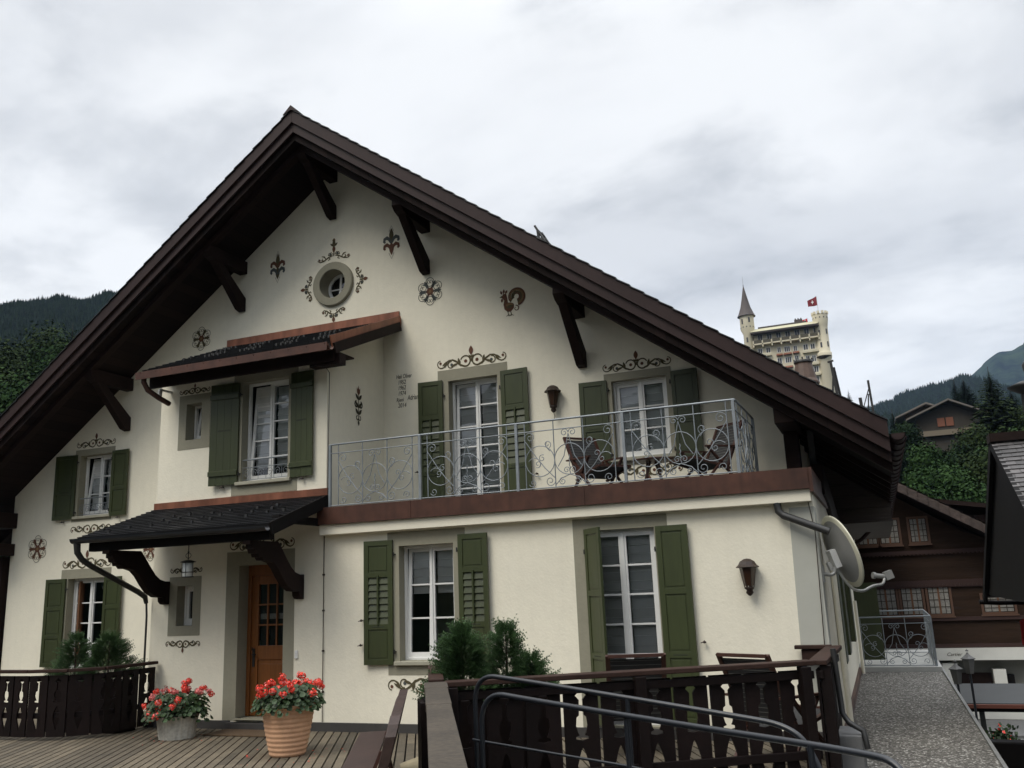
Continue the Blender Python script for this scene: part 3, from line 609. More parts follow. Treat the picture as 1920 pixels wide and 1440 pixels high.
for bx in (-10.31, -7.83):
    m_ = MB(); pr = [(9.80, 2.47), (9.80, 2.42), (9.87, 2.42), (9.87, 2.36), (9.90, 2.36), (9.93, 2.30), (9.98, 2.30), (10.0, 2.25), (10.06, 2.25), (10.10, 2.21), (10.2, 2.21), (10.32, 2.18), (10.42, 2.10), (10.52, 1.98), (10.64, 1.86), (10.78, 1.79), (10.92, 1.78), (10.93, 1.72), (10.97, 1.68), (P1-.01, 1.67), (P1-.01, 2.02), (10.94, 2.02), (10.83, 2.05), (10.73, 2.12), (10.62, 2.24), (10.52, 2.36), (10.42, 2.47)]
    m_.prism([(bx-.06, a, b) for a, b in pr], (.13, 0, 0)); m_.build('canopy_bracket', 'timber', cn, bevel=.006)
m_ = MB(); m_.tube([(-10.78, 9.72, 2.60), (-10.78, 9.74, 2.46), (-10.77, 9.82, 2.36), (-10.75, 9.95, 2.28), (-10.70, 10.86, 1.88), (-10.67, 10.98, 1.80), (-10.66, 11.0, 1.70)], [.05, .045, .042, .042, .042, .042, .03], 10)
m_.tube([(-10.66, 11.0, 1.72), (-10.65, 11.01, 1.5), (-10.65, 11.01, .1)], .016, 8); m_.build('canopy_downpipe', 'iron_black', cn)

# ---- balcony slab and copper apron
m_ = MB(); m_.box(-7.44, -.66, 10.93, P0-.004, 2.555, 2.70); m_.build('balcony_slab', 'stucco_smooth', chalet, bevel=.006)
m_ = MB(); m_.box(-7.45, -.655, 10.885, 10.93, 2.70, 2.945); m_.box(-.66, -.615, 10.885, 14.5, 2.66, 2.945); m_.box(-7.45, -.66, 10.93, 11.03, 2.905, 2.945)
m_.box(-5.925, -5.915, 10.878, 10.885, 2.70, 2.945); m_.box(-3.41, -3.40, 10.878, 10.885, 2.70, 2.945); m_.build('copper_apron', 'copper', chalet)
m_ = MB(); m_.box(-7.40, -.66, 11.03, P0-.004, 2.70, 2.86); m_.build('balcony_floor', 'stone', chalet)
m_ = MB(); m_.tube([(-1.05, 10.97, 2.56), (-1.04, 10.97, 2.46), (-.99, 10.95, 2.41), (-.50, 10.90, 2.19)], .045, 10); m_.build('balcony_spout', 'iron_black', chalet)
# lightning conductor wires
m_ = MB(); m_.tube([(-7.43, P1-.02, 5.1), (-7.34, P1-.03, 4.98), (-7.36, P1-.03, 2.95)], .006, 6); m_.build('lightning_conductor', 'bronze', chalet); m_ = MB(); m_.tube([(-.70, P1-.02, 2.55), (-.66, P1-.03, 2.2), (-.70, P1-.03, .9)], .006, 6)
m_.build('lightning_conductor', 'bronze', chalet); m_ = MB(); m_.tube([(-7.42, P1-.02, 2.55), (-7.43, P1-.02, .0)], .006, 6)
for z in (2.0, 1.5, .95, .4): m_.tube([(-7.425, P1, z), (-7.425, P1-.035, z)], .014, 6)
m_.build('lightning_conductor', 'bronze', chalet)
# side wall shutters and boxes
for ya, yb_ in ((13.0, 13.5), (14.4, 14.9), (17.2, 17.7)):
    m_ = MB(); m_.box(-.64, -.56, ya, yb_, .55, 1.9); m_.build('side_shutter', 'shutter', chalet)
m_ = MB(); m_.box(-.60, -.14, 20.3, 20.35, -.02, 1.52); m_.box(-.52, -.22, 20.29, 20.3, .8, 1.4, 0); o = m_.build('open_side_shutter', 'shutter', chalet)
m_ = MB(); m_.tube([(-.55, 18.9, -.15), (-.55, 18.9, 1.2)], .03, 8); m_.build('side_downpipe', 'stucco_smooth', chalet); m_ = MB(); m_.tube([(-.57, 12.2, 1.9), (-.57, 12.2, -.1)], .035, 8); m_.build('side_downpipe', 'stucco_smooth', chalet)
m_ = MB(); m_.box(-.655, -.60, 11.3, 19.6, -.2, -.10); m_.build('side_plinth', 'copper', chalet)

# ------------------------------------------------------------------ painted wall ornaments
class Paint(MB):
    """flat brush strokes on a wall: u,v wall coordinates around a centre; plane 'y' or 'x'"""
    def __init__(s, cx, cz, y, plane='y'): super().__init__(); s.cx, s.cz, s.y, s.pl = cx, cz, y, plane; s.k = 0
    def P(s, u, v, d=0):
        dd = .0035+d
        return (s.cx+u, s.y-dd, s.cz+v) if s.pl == 'y' else (s.y+dd, s.cx+u, s.cz+v)
    def stroke(s, pts, mi=0):
        pts = [(u, v, w_*1.3) for u, v, w_ in pts]
        s.k += 1; d = .0004*(s.k % 9); n = len(pts); vs = []
        for i, (u, v, wd) in enumerate(pts):
            a = pts[min(i+1, n-1)]; b = pts[max(i-1, 0)]; du, dv = a[0]-b[0], a[1]-b[1]; l = math.hypot(du, dv) or 1
            nu, nv = -dv/l*wd/2, du/l*wd/2; vs += [s.P(u+nu, v+nv, d), s.P(u-nu, v-nv, d)]
        s.add(vs, [(2*i, 2*i+1, 2*i+3, 2*i+2) for i in range(n-1)], mi)
    def spiral(s, cu, cv, r0, r1, a0, a1, w0=.012, w1=.012, mi=0, n=22):
        s.stroke([(cu+(r0+(r1-r0)*i/n)*math.cos(math.radians(a0+(a1-a0)*i/n)), cv+(r0+(r1-r0)*i/n)*math.sin(math.radians(a0+(a1-a0)*i/n)), w0+(w1-w0)*i/n) for i in range(n+1)], mi)
    def disc(s, u, v, r, mi=1, n=10, sq=1): s.k += 1; d = .0004*(s.k % 9)+.0005; s.add([s.P(u+r*math.cos(2*PI*i/n), v+r*sq*math.sin(2*PI*i/n), d) for i in range(n)], [tuple(range(n))], mi)
    def poly(s, pts, mi=0): s.k += 1; d = .0004*(s.k % 9); s.add([s.P(u, v, d) for u, v in pts], [tuple(range(len(pts)))], mi)
    def leaf(s, u, v, l, wd, ang, mi=0):
        a = math.radians(ang); n = 7
        s.stroke([(u+l*i/n*math.cos(a), v+l*i/n*math.sin(a), max(.002, wd*math.sin(PI*(i+.35)/(n+.5)))) for i in range(n+1)], mi)
    def done(s, name='painted_ornament', label=None):
        o = s.build(name, ['olive_ink', 'rust_ink', 'blue_ink', 'gold_ink', 'ink'], chalet, fix=False)
        if label: o['label'] = label
        return o
def crown(cx, cz, y, wd=1.2, h=.3, flip=1, finial=True, label=None):
    p = Paint(cx, cz, y); k = wd/1.22; th = .021*max(.75, k)
    for sg in (-1, 1):
        def sp_(cu, cv, r0, r1, a0, a1, w0=th, w1=th*.6, mi=0):
            if sg < 0: a0, a1 = 180-a0, 180-a1
            if flip < 0: a0, a1 = -a0, -a1
            p.spiral(sg*cu*k, flip*cv*k, r0*k, r1*k, a0, a1, w0, w1, mi)
        def st(pts): p.stroke([(sg*u*k, flip*v*k, q) for u, v, q in pts])
        def lf(u, v, l, w_, a, mi=0): p.leaf(sg*u*k, flip*v*k, l*k, w_*k, flip*(a if sg > 0 else 180-a), mi)
        sp_(.105, .08, .085, .088, 20, 300, th*.8, th)               # inner curl
        st([(.13, .0, th), (.19, .02, th*1.3), (.26, .085, th*1.2), (.33, .125, th), (.40, .12, th*.9), (.455, .085, th*.8)])
        sp_(.54, .085, .088, .05, 180, 440, th*.8, th*.5)            # outer curl
        sp_(.36, .045, .062, .045, 100, -160, th*.7, th*.6)
        lf(.20, .03, .12, .035, 75); lf(.24, .055, .13, .03, -18); lf(.42, .11, .11, .03, -60); lf(.40, .12, .14, .028, -32)
        p.disc(sg*.10*k, flip*.078*k, .030*k, 1, 7); p.disc(sg*.35*k, flip*.045*k, .027*k, 2, 7); p.disc(sg*.55*k, flip*.09*k, .024*k, 1, 7)
    if finial:
        p.stroke([(0, flip*.06*k, .012), (0, flip*.2*k, .016)]); p.leaf(0, flip*.17*k, .15*k, .06*k, 90*flip, 1); p.leaf(0, flip*.12*k, .07*k, .02*k, 50*flip); p.leaf(0, flip*.12*k, .07*k, .02*k, 130*flip)
    return p.done(label=label)
crown(-5.765, 5.27, P0, 1.24, label='scroll painting above the balcony door'); crown(-3.04, 4.85, P0, 1.06, label='scroll painting above the upper right window')
crown(-13.80, 4.71, P0, 1.0, label='scroll painting above the upper left window'); crown(-13.80, 3.19, P0, 1.02, flip=-1, label='scroll painting between the two left windows')
crown(-13.84, 2.41, P0, 1.22, label='scroll painting above the lower left window'); crown(-9.915, 4.98, P1, .62, label='scroll painting above the tiny bay window')
crown(-9.95, 1.12, P1, .66, flip=-1, label='scroll painting under the tiny entrance window'); crown(-9.94, 2.14, P1, .62, label='scroll painting behind the lantern')
crown(-8.53, 2.43, P1, 1.18, finial=False, label='scroll painting above the front door'); crown(-5.78, .56, P1, 1.22, flip=-1, finial=False, label='scroll painting under the ground floor window')
crown(-2.97, 3.37, P0, 1.0, flip=-1, label='scroll painting below the upper right window')
# round window scrolls
for ang, big in ((90, 1.35), (0, .95), (180, .95), (270, .95)):
    p = Paint(-8.405, 7.10, P0); a = math.radians(ang); ca, sa = math.cos(a), math.sin(a)
    def R(r, t): return (r*ca-t*sa, r*sa+t*ca)
    def stR(pts, mi=0): p.stroke([(*R(r, t*big), w_) for r, t, w_ in pts], mi)
    for sg in (-1, 1):
        stR([(.55, sg*.02, .014), (.53, sg*.08, .018), (.475, sg*.15, .018), (.46, sg*.21, .016), (.49, sg*.25, .014), (.52, sg*.235, .012), (.515, sg*.21, .010)])
        stR([(.56, sg*.09, .012), (.60, sg*.08, .012), (.61, sg*.04, .012), (.585, sg*.02, .012), (.56, sg*.05, .012), (.57, sg*.09, .012)])
        stR([(.475, sg*.15, .012), (.50, sg*.19, .02), (.53, sg*.17, .014)]); stR([(.53, sg*.08, .012), (.49, sg*.06, .018), (.47, sg*.09, .010)]); stR([(.50, sg*.12, .010), (.555, sg*.15, .022), (.57, sg*.19, .008)])
        u, v = R(.58, sg*.055*big); p.disc(u, v, .022, 2); u, v = R(.50, sg*.22*big); p.disc(u, v, .018, 1)
    u, v = R(.60, 0); p.leaf(u, v, .11*big, .05, ang, 1); u, v = R(.53, 0); p.leaf(u, v, .1, .02, ang)
    if ang == 90: p.leaf(0, .70, .16, .05, 90); p.leaf(0, .72, .10, .03, 40); p.leaf(0, .72, .10, .03, 140); p.leaf(0, .8, .08, .05, 90, 3)
    p.done(label='scroll painting around the round window')
def rosette(cx, cz, y, r, cen=1, pet=2, lab=None):
    p = Paint(cx, cz, y); n = 6
    for i in range(n):
        a = 60*i+30; u, v = .62*r*math.cos(math.radians(a)), .62*r*math.sin(math.radians(a))
        p.spiral(u*1.05, v*1.05, .30*r, .30*r, 0, 360, .008, .008, 4 if pet == 2 else 0)
        for s_ in (-1, 1): p.spiral(u*1.1+s_*.12*r*-math.sin(math.radians(a)), v*1.1+s_*.12*r*math.cos(math.radians(a)), .13*r, .05*r, a+180, a+180+s_*330, .007, .005, 4 if pet == 2 else 0, 12)
        b = math.radians(60*i); p.leaf(.22*r*math.cos(b), .22*r*math.sin(b), .62*r, .17*r, 60*i, pet); p.leaf(.5*r*math.cos(b), .5*r*math.sin(b), .3*r, .08*r, 60*i+40, pet); p.leaf(.5*r*math.cos(b), .5*r*math.sin(b), .3*r, .08*r, 60*i-40, pet)
    p.poly([((.42 if i % 2 == 0 else .24)*r*math.cos(PI*i/6), (.42 if i % 2 == 0 else .24)*r*math.sin(PI*i/6)) for i in range(12)], cen); p.disc(0, 0, .1*r, 3)
    p.done('painted_rosette', lab)
rosette(-6.49, 6.65, P0, .255, 1, 2, 'red centred rosette painting right of the round window'); rosette(-11.33, 6.52, P0, .24, 1, 0, 'rosette painting above the bay roof'); rosette(-15.15, 2.82, P0, .27, 1, 1, 'rosette painting at the far left of the wall'); rosette(-12.30, 2.66, P0, .22, 1, 1, 'rosette painting behind the canopy bracket')
def fleur(cx, cz, y, h, top, bot, lab):
    p = Paint(cx, cz, y); k = h/.62
    p.leaf(0, .0, .26*k, .07*k, 90, 0); p.leaf(0, 0, .24*k, .07*k, -90, bot if bot != 2 else 0)
    p.stroke([(-.045*k, .2*k, .006), (0, .31*k, .006), (.045*k, .2*k, .006)], 4); p.stroke([(-.05*k, -.2*k, .006), (0, -.31*k, .006), (.05*k, -.2*k, .006)], 4)
    for sg in (-1, 1):
        for vv, mi in ((.02, top), (-.11, bot)):
            p.stroke([(sg*.01*k, (vv-.04)*k, .02*k), (sg*.045*k, (vv+.04)*k, .045*k), (sg*.09*k, (vv+.07)*k, .055*k), (sg*.135*k, (vv+.05)*k, .045*k), (sg*.145*k, (vv+.005)*k, .035*k), (sg*.12*k, (vv-.015)*k, .03*k)], mi)
    p.disc(0, -.12*k, .025*k, 3); p.done('painted_lily', lab)
fleur(-9.62, 7.65, P0, .62, 1, 2, 'lily painting left of the round window with rust top'); fleur(-7.225, 7.68, P0, .62, 2, 1, 'lily painting right of the round window with grey top')
# rooster
p = Paint(-5.06, 6.225, P0)
p.poly([(-.13, .10), (-.10, .155), (-.045, .15), (-.03, .08), (-.02, .0), (.05, -.02), (.085, -.05), (.08, -.11), (.03, -.16), (-.03, -.165), (-.085, -.11), (-.10, -.03), (-.085, .04)], 1)
p.poly([(-.17, .10), (-.12, .13), (-.12, .09)], 0); p.leaf(-.12, .15, .07, .03, 110, 1); p.leaf(-.09, .155, .08, .03, 85, 1); p.leaf(-.06, .15, .07, .03, 60, 1); p.leaf(-.12, .08, .07, .03, -95, 1)
for i, (r, mi) in enumerate(((.15, 1), (.12, 3), (.09, 0), (.06, 1))): p.spiral(.13, .08, r, r*.85, -80, 210, .024, .018, mi)
p.spiral(.12, -.12, .05, .02, 100, -250, .014, .008, 1); p.leaf(-.06, -.05, .14, .06, 5, 3); p.leaf(-.05, -.09, .12, .04, 15, 0); p.stroke([(.02, .0, .02), (.08, .1, .03), (.12, .2, .02)], 0)
for u in (-.03, .02):
    p.stroke([(u, -.15, .01), (u+.012, -.21, .01)], 0)
    for q in (-.04, 0, .04): p.stroke([(u+.012, -.21, .009), (u+.012+q, -.235, .006)], 0)
p.done('painted_rooster', 'rooster painting below the right roof slope')
# tulip on bay side wall (plane x)
p = Paint(11.93, 4.65, -7.4, 'x')
p.stroke([(0, -.26, .014), (0, .2, .014)], 4)
p.poly([(-.045, .2), (-.05, .28), (-.02, .25), (0, .32), (.02, .25), (.05, .28), (.045, .2), (0, .15)], 1)
for v in (-.16, -.05, .08):
    for sg in (-1, 1): p.leaf(0, v, .13, .045, 90-sg*45, 4)
for sg in (-1, 1): p.spiral(sg*.06, .0, .055, .03, 90 if sg > 0 else 90, 90-sg*300, .022, .016, 4); p.spiral(sg*.03, -.22, .04, .02, 90, 90-sg*260, .016, .012, 4)
p.leaf(0, -.25, .09, .04, -90, 4); p.done('painted_tulip', 'tall tulip painting on the side of the bay')

def text_mesh(txt, size, origin, ux, uz, m, name, parent, thick=.001, shear=0, sx=1):
    c = bpy.data.curves.new(name, 'FONT'); c.body = txt; c.size = size; c.extrude = thick; c.shear = shear
    o = bpy.data.objects.new(name, c); COL.objects.link(o); dg = bpy.context.evaluated_depsgraph_get(); dg.update()
    me = bpy.data.meshes.new_from_object(o.evaluated_get(dg)); bpy.data.objects.remove(o)
    ux, uz = Vector(ux).normalized(), Vector(uz).normalized(); nz = ux.cross(uz); off = Vector((0, 0, 0)); q = parent
    while q is not None: off += q.location; q = q.parent
    for v in me.vertices: v.co = Vector(origin)+ux*v.co.x*sx+uz*v.co.y+nz*v.co.z-off
    me.materials.clear(); me.materials.append(M[m]); ob = bpy.data.objects.new(name, me); COL.objects.link(ob); ob.parent = parent; return ob
for t, x, z, sz, sx in (('Heli Oliver', -7.16, 5.205, .105, .62), ('1952', -7.13, 5.105, .105, .72), ('1962', -7.13, 5.01, .105, .72), ('1974', -7.13, 4.915, .105, .72), ('Rjeni', -7.16, 4.81, .095, .72), ('Adrian', -6.95, 4.82, .125, .60), ('2014', -7.13, 4.71, .105, .74)):
    text_mesh(t, sz, (x, P0-.004, z), (1, 0, 0), (0, 0, 1), 'ink', 'wall_lettering', chalet, .001, .15, sx)

# ------------------------------------------------------------------ scroll railings
def scroll_tube(mb, cx, cz, r0, r1, a0, a1, T, r=.006, n=18):
    mb.tube([T(cx+(r0+(r1-r0)*i/n)*math.cos(math.radians(a0+(a1-a0)*i/n)), cz+(r0+(r1-r0)*i/n)*math.sin(math.radians(a0+(a1-a0)*i/n))) for i in range(n+1)], r, 5)
def railing(name, a, b, z0, z1, posts, panels, label, cat='railing', mat_='iron', root=None, group=None):
    """a,b ground points of run; posts fractions; panels [(u0,u1)] with three cells each (in metres along)"""
    a, b = Vector((*a, 0)), Vector((*b, 0)); Ln = (b-a).length; d = (b-a)/Ln
    T = lambda u, z: (a.x+d.x*u, a.y+d.y*u, z)
    if root is None: root = empty(name, (a.x, a.y, z0), label, cat, group)
    m_ = MB(); m_.tube([T(0, z1), T(Ln, z1)], .014, 8); m_.build('top_rail', mat_, root)
    m_ = MB(); m_.tube([T(0, z1-.13), T(Ln, z1-.13)], .008, 6); m_.build('middle_rail', mat_, root)
    m_ = MB(); m_.tube([T(0, z0+.04), T(Ln, z0+.04)], .009, 6); m_.build('bottom_rail', mat_, root)
    for u in posts: m_ = MB(); q = T(u, 0); m_.box(q[0]-.018, q[0]+.018, q[1]-.018, q[1]+.018, z0-.02, z1-.005); m_.build('post', mat_, root)
    for (u0, u1) in panels:
        m_ = MB(); w3 = (u1-u0)/3; zb, zt = z0+.04, z1-.13; h = zt-zb
        for i in range(4): m_.tube([T(u0+w3*i, zb), T(u0+w3*i, z1)], .008, 5)
        for i in range(3):
            ca = u0+w3*(i+.5); R = w3*.5; zc = zb+h*.47
            scroll_tube(m_, ca, zc, R, R, 0, 360, T, .0064, n=24)
            if i == 1:
                for sg in (-1, 1):
                    m_.tube([T(ca, zt-.07), T(ca+sg*R*.35, zc+R*.2), T(ca+sg*R*.78, zc-R*.45)], .0064, 5)
                    scroll_tube(m_, ca+sg*.055, zt-.055, .055, .012, 180 if sg > 0 else 0, (180 if sg > 0 else 0)-sg*480, T, .0056)
                    scroll_tube(m_, ca+sg*.045, zc-R*.72, .045, .010, 180 if sg > 0 else 0, (180 if sg > 0 else 0)-sg*460, T, .0056)
                    m_.tube([T(ca, zc-R), T(ca+sg*R*.6, zc-R-.045), T(ca+sg*R, zb+.03)], .0064, 5)
                    scroll_tube(m_, ca+sg*R*.52, zb+.07, .05, .012, 90, 90-sg*500, T, .0056)
                m_.tube([T(ca+.006*math.sin(k*1.6), zc-R+R*1.25*k/14) for k in range(15)], .007, 5)
            else:
                sg = 1 if i == 0 else -1                              # mirrored cells
                m_.tube([T(ca-sg*R, zt-.12), T(ca-sg*R*.3, zc+R*.35), T(ca+sg*R*.35, zc-R*.5), T(ca+sg*R, zb+.12)], .0064, 5)
                scroll_tube(m_, ca-sg*(R-.075), zt-.08, .075, .014, 180 if sg > 0 else 0, (180 if sg > 0 else 0)-sg*500, T, .0056)
                scroll_tube(m_, ca+sg*(R-.07), zb+.085, .07, .014, 0 if sg > 0 else 180, (0 if sg > 0 else 180)-sg*500, T, .0056)
                for k_, an in ((.03, 60), (-.03, 240)):
                    scroll_tube(m_, ca+k_*sg, zc+k_*1.2, .05, .012, an*sg, an*sg+420, T, .0056)
                scroll_tube(m_, ca-sg*R*.3, zc-R*.25, R*.55, .05, 150 if sg > 0 else 30, (150 if sg > 0 else 30)-sg*190, T, .0056)
                scroll_tube(m_, ca+sg*R*.55, zc+R*1.05, .055, .012, -60 if sg > 0 else 240, (-60 if sg > 0 else 240)+sg*420, T, .0056)
                m_.tube([T(ca+sg*R*.7, zc+R*.6), T(ca+sg*R*.42, zc+R*.95), T(ca+sg*R*.5, zc+R*1.25)], .0056, 5)
                scroll_tube(m_, ca-sg*R*.55, zb+.075, .055, .012, 200, 200+sg*430, T, .0056)
        m_.build('scroll_panel', mat_, root)
    return root
bal = railing('balcony_railing', (-7.29, 10.98), (-1.43, 10.98), 2.93, 3.865, [0, 1.48, 2.95, 4.43, 5.84], [(.14, 1.36), (1.60, 2.81), (3.07, 4.30), (4.54, 5.75)], 'pale grey scrolled iron railing along the front of the balcony')
railing('balcony_railing', (-1.43, 10.98), (-1.40, 12.5), 2.93, 3.865, [1.48], [(.12, 1.38)], None, root=bal)
far = railing('walkway_railing', (-.58, 19.85), (.78, 19.85), -.13, .84, [0, 1.36], [(.05, 1.30)], 'thin scrolled iron railing closing the far end of the gravel walkway')
railing('walkway_railing', (.78, 19.85), (.78, 23.0), -.13, .84, [3.1], [(.1, 1.5), (1.55, 3.0)], None, root=far)
railing('walkway_railing', (-.3, 23.0), (.78, 23.0), -.13, .84, [], [], None, root=far)

# ------------------------------------------------------------------ terrace deck, steps, gravel
def tagk(o, kind='structure'): o['kind'] = kind; return o
BD = Vector((-.468, .884)); BN = Vector((.884, .468))
def clip2(poly, a, b, c): return clip(poly, a, b, c)
def deck(poly_planes, name, z=DK, umin=-14, umax=12, pitch=.112):
    m_ = MB(); i0 = int(umin/pitch)
    for i in range(i0, int(umax/pitch)):
        u0, u1 = i*pitch+.010, (i+1)*pitch-.010; v = -6-random.random()*3
        while v < 22:
            ln = random.uniform(2.6, 4.2); v1 = v+ln-.006
            P_ = [BN*u0+BD*v, BN*u1+BD*v, BN*u1+BD*v1, BN*u0+BD*v1]; P_ = [(q.x, q.y) for q in P_]
            for pl in poly_planes: P_ = clip(P_, *pl) if P_ else P_
            if len(P_) > 2:
                n = len(P_); m_.add([(x, y, z) for x, y in P_]+[(x, y, z-.03) for x, y in P_], [tuple(range(n))]+[(k, (k+1) % n, n+(k+1) % n, n+k) for k in range(n)])
            v += ln
    return m_.build(name, 'deck', None, fix=False)
# main terrace: left of the near rail line, in front of wall
ln_n = Vector((.884, .468)); cN = ln_n.x*-1.95+ln_n.y*3.85
cB = BN.x*-3.72+BN.y*7.3
tagk(deck([(BN.x, BN.y, cB), (0, 1, 11.02), (0, -1, -2.0), (-1, 0, 15)], 'terrace_deck'))
fd = Vector((-.72+3.72, 9.12-7.3)).normalized(); fn = Vector((fd.y, -fd.x))          # outward (towards camera/right) normal of the front fence
cF = fn.x*-3.72+fn.y*7.3
tagk(deck([(-BN.x, -BN.y, -cB-.001), (fn.x, fn.y, cF), (0, 1, 11.02), (1, 0, -.66)], 'side_terrace_deck'))
m_ = MB(); m_.box(-16, -10.62, 11.03, 12.7, DK-.04, DK-.005); tagk(m_.build('terrace_strip', 'deck'))
m_ = MB(); m_.add([(-16, 1.9, DK-.05), (-1.0, 1.9, DK-.05), (-3.72, 7.28, DK-.05), (-.7, 9.1, DK-.05), (-.66, 11.04, DK-.05), (-16, 11.04, DK-.05)], [tuple(range(6))]); tagk(m_.build('deck_underlay', 'black_wood'))
# gravel roof walkway with edge
m_ = MB(); m_.box(-.65, .86, 6.2, 19.7, -.5, -.2); tagk(m_.build('gravel_walkway', 'gravel'))
m_ = MB(); m_.box(.862, .90, 6.2, 24, -.6, -.17); tagk(m_.build('walkway_edge', mat('zinc_edge', (.20, .20, .19), .5, (5, .2))))
m_ = MB(); m_.box(-.65, .86, 19.704, 24, -.6, -.11); tagk(m_.build('walkway_landing', mat('pale_landing', (.42, .42, .40), .8, (3, .12))))
m_ = MB(); m_.box(-1.6, .90, 2, 24, -4.9, -.61); tagk(m_.build('walkway_base', 'grey_wall'))
# lower path by the handrails, ground
m_ = MB(); m_.add([(-1.0, 1.0, -1.1), (6.5, -2, -1.1), (2.5, 6.2, -1.1), (-.66, 9.1, -1.1), (-3.72, 7.28, -1.1)], [(0, 1, 2, 3, 4)]); m_.add([(-3.72, 7.28, -1.1), (-.66, 9.1, -1.1), (-.66, 9.1, DK-.06), (-3.72, 7.28, DK-.06)], [(0, 1, 2, 3)]); m_.add([(-1.0, 1.9, -1.1), (-3.72, 7.28, -1.1), (-3.72, 7.28, DK-.06), (-1.0, 1.9, DK-.06)], [(0, 1, 2, 3)]); tagk(m_.build('lower_path', mat('dark_paving', (.06, .06, .055), .9, (2, .3), (20, .006))))

# ------------------------------------------------------------------ carved timber fences
prof = [(.0, .0), (.04, .0), (.06, .014), (.095, .052), (.13, .018), (.25, .024), (.265, .046), (.33, .054), (.38, .040), (.405, .026), (.415, .058), (.435, .058), (.445, .0), (.50, .0), (.52, .014), (.56, .030), (.64, .056), (.72, .054), (.80, .030), (.86, .012), (.90, .0), (1, .0)]   # from the top: (fraction, half opening)
def fence(root, a, b, ztop, zbot, railw=.16, pitch=.165, railh=.045, post_at=(), rail_mat='railfront', side=1):
    a, b = Vector((*a, 0)), Vector((*b, 0)); Ln = (b-a).length; d = (b-a)/Ln; nrm = Vector((-d.y, d.x, 0))
    m_ = MB(); m_.bar(a+Vector((0, 0, ztop-railh/2)), b+Vector((0, 0, ztop-railh/2)), railw, railh); m_.build('top_rail', rail_mat, root, bevel=.008)
    zt, zb = ztop-.085, zbot+.03; h = zt-zb
    n = int(Ln/pitch); pt = Ln/n; m_ = MB()
    for i in range(n):
        u0, u1 = i*pt, (i+1)*pt; urn_right = (i % 2 == 0); pts = []
        sl = .014
        L_ = [(u0+sl, 0), (u0+sl, 1)] if urn_right else [(u0+w_, f) for f, w_ in prof]
        R_ = [(u1-w_, f) for f, w_ in prof] if urn_right else [(u1-sl, 0), (u1-sl, 1)]
        poly = L_+R_[::-1]
        pts = [a+d*u+Vector((0, 0, zt-f*h))-nrm*.0 for u, f in poly]
        m_.prism(pts, nrm*.024)
    m_.build('carved_boards', 'fence', root, fix=False)
    for z_, hh in ((zt-.045, .07), (zb+.34*min(1, h), .075)):
        m_ = MB(); o_ = -nrm*.022 if side > 0 else nrm*.046; m_.bar(a+o_+Vector((0, 0, z_)), b+o_+Vector((0, 0, z_)), .04, hh); m_.build('cross_rail', 'fence', root, bevel=.005)
    for u in post_at:
        q = a+d*u; m_ = MB(); m_.obox(q+Vector((0, 0, (ztop-.05+zbot-.4)/2))-nrm*.06, d*.05, nrm*.05, Vector((0, 0, (ztop-.05-zbot+.4)/2))); m_.build('post', 'fence', root, bevel=.006)
FZ = .93
fr = empty('terrace_fence', (-3.72, 7.3, DK), 'dark brown carved board fence with worn grey brown top rail beside the handrails', 'fence')
fence(fr, (-3.66, 7.32), (-.72, 9.14), FZ, DK-.15, .16, post_at=(.05, 1.75, 3.35))
fence(fr, (-.66, 9.10), (-.60, 10.98), FZ, DK-.3, .17, post_at=(.08,))
m_ = MB(); m_.box(-1.02, -.62, 10.87, 10.99, FZ-.03, FZ+.01); m_.box(-.95, -.68, 10.9, 10.98, FZ-.16, FZ-.035); m_.build('rail_end', 'railfront', fr, bevel=.006)
# near rail: wide worn plank in three lengths along the board direction
near0, near1 = Vector((-1.1, 2.3)), Vector((-3.74, 7.29))
dn_ = (near1-near0).normalized()
for k, (t0, t1, wd) in enumerate(((0, .72, .175), (.723, .915, .185), (.918, 1.0, .20))):
    p_, q_ = near0.lerp(near1, t0), near0.lerp(near1, t1); m_ = MB(); m_.bar((p_.x, p_.y, FZ-.03), (q_.x, q_.y, FZ-.03), wd, .055); m_.build('worn_top_plank', 'rail', fr, bevel=.006)
m_ = MB(); m_.bar((-3.80, 7.42, FZ-.02), (-4.55, 8.85, FZ-.02), .14, .05); m_.build('worn_top_plank', 'railfront', fr, bevel=.006)
m_ = MB()
for i in range(30):
    q = near0.lerp(near1, (i+.5)/30); m_.obox((q.x, q.y, .35), (dn_.x*.08, dn_.y*.08, 0), (-dn_.y*.012, dn_.x*.012, 0), (0, 0, .5))
m_.build('boards', 'fence', fr)
# planter trough behind the corner
pl = empty('planter_trough', (-3.9, 8.3, DK), 'long dark wooden planter trough behind the terrace fence corner', 'planter')
m_ = MB(); c0, d0, n0 = Vector((-3.62, 8.02, 0)), Vector((.84, .54, 0)), Vector((-.54, .84, 0))
m_.obox(c0+Vector((0, 0, .3)), d0*.60, n0*.20, Vector((0, 0, .42))); m_.build('trough_box', 'fence', pl, bevel=.01)
m_ = MB(); m_.obox(c0+Vector((0, 0, .725)), d0*.56, n0*.16, Vector((0, 0, .01))); m_.build('soil', 'black_wood', pl)

fl = empty('left_terrace_fence', (-11.2, 9.8, DK), 'nearly black carved board fence curving to the wall left of the front door', 'fence')
for fa, fb in (((-13.6, 9.75), (-11.45, 9.66)), ((-11.45, 9.66), (-10.85, 9.80)), ((-10.85, 9.80), (-10.48, 10.10)), ((-10.48, 10.10), (-10.40, 11.0))): fence(fl, fa, fb, .84, DK+.02, .09, pitch=.145, side=-1)

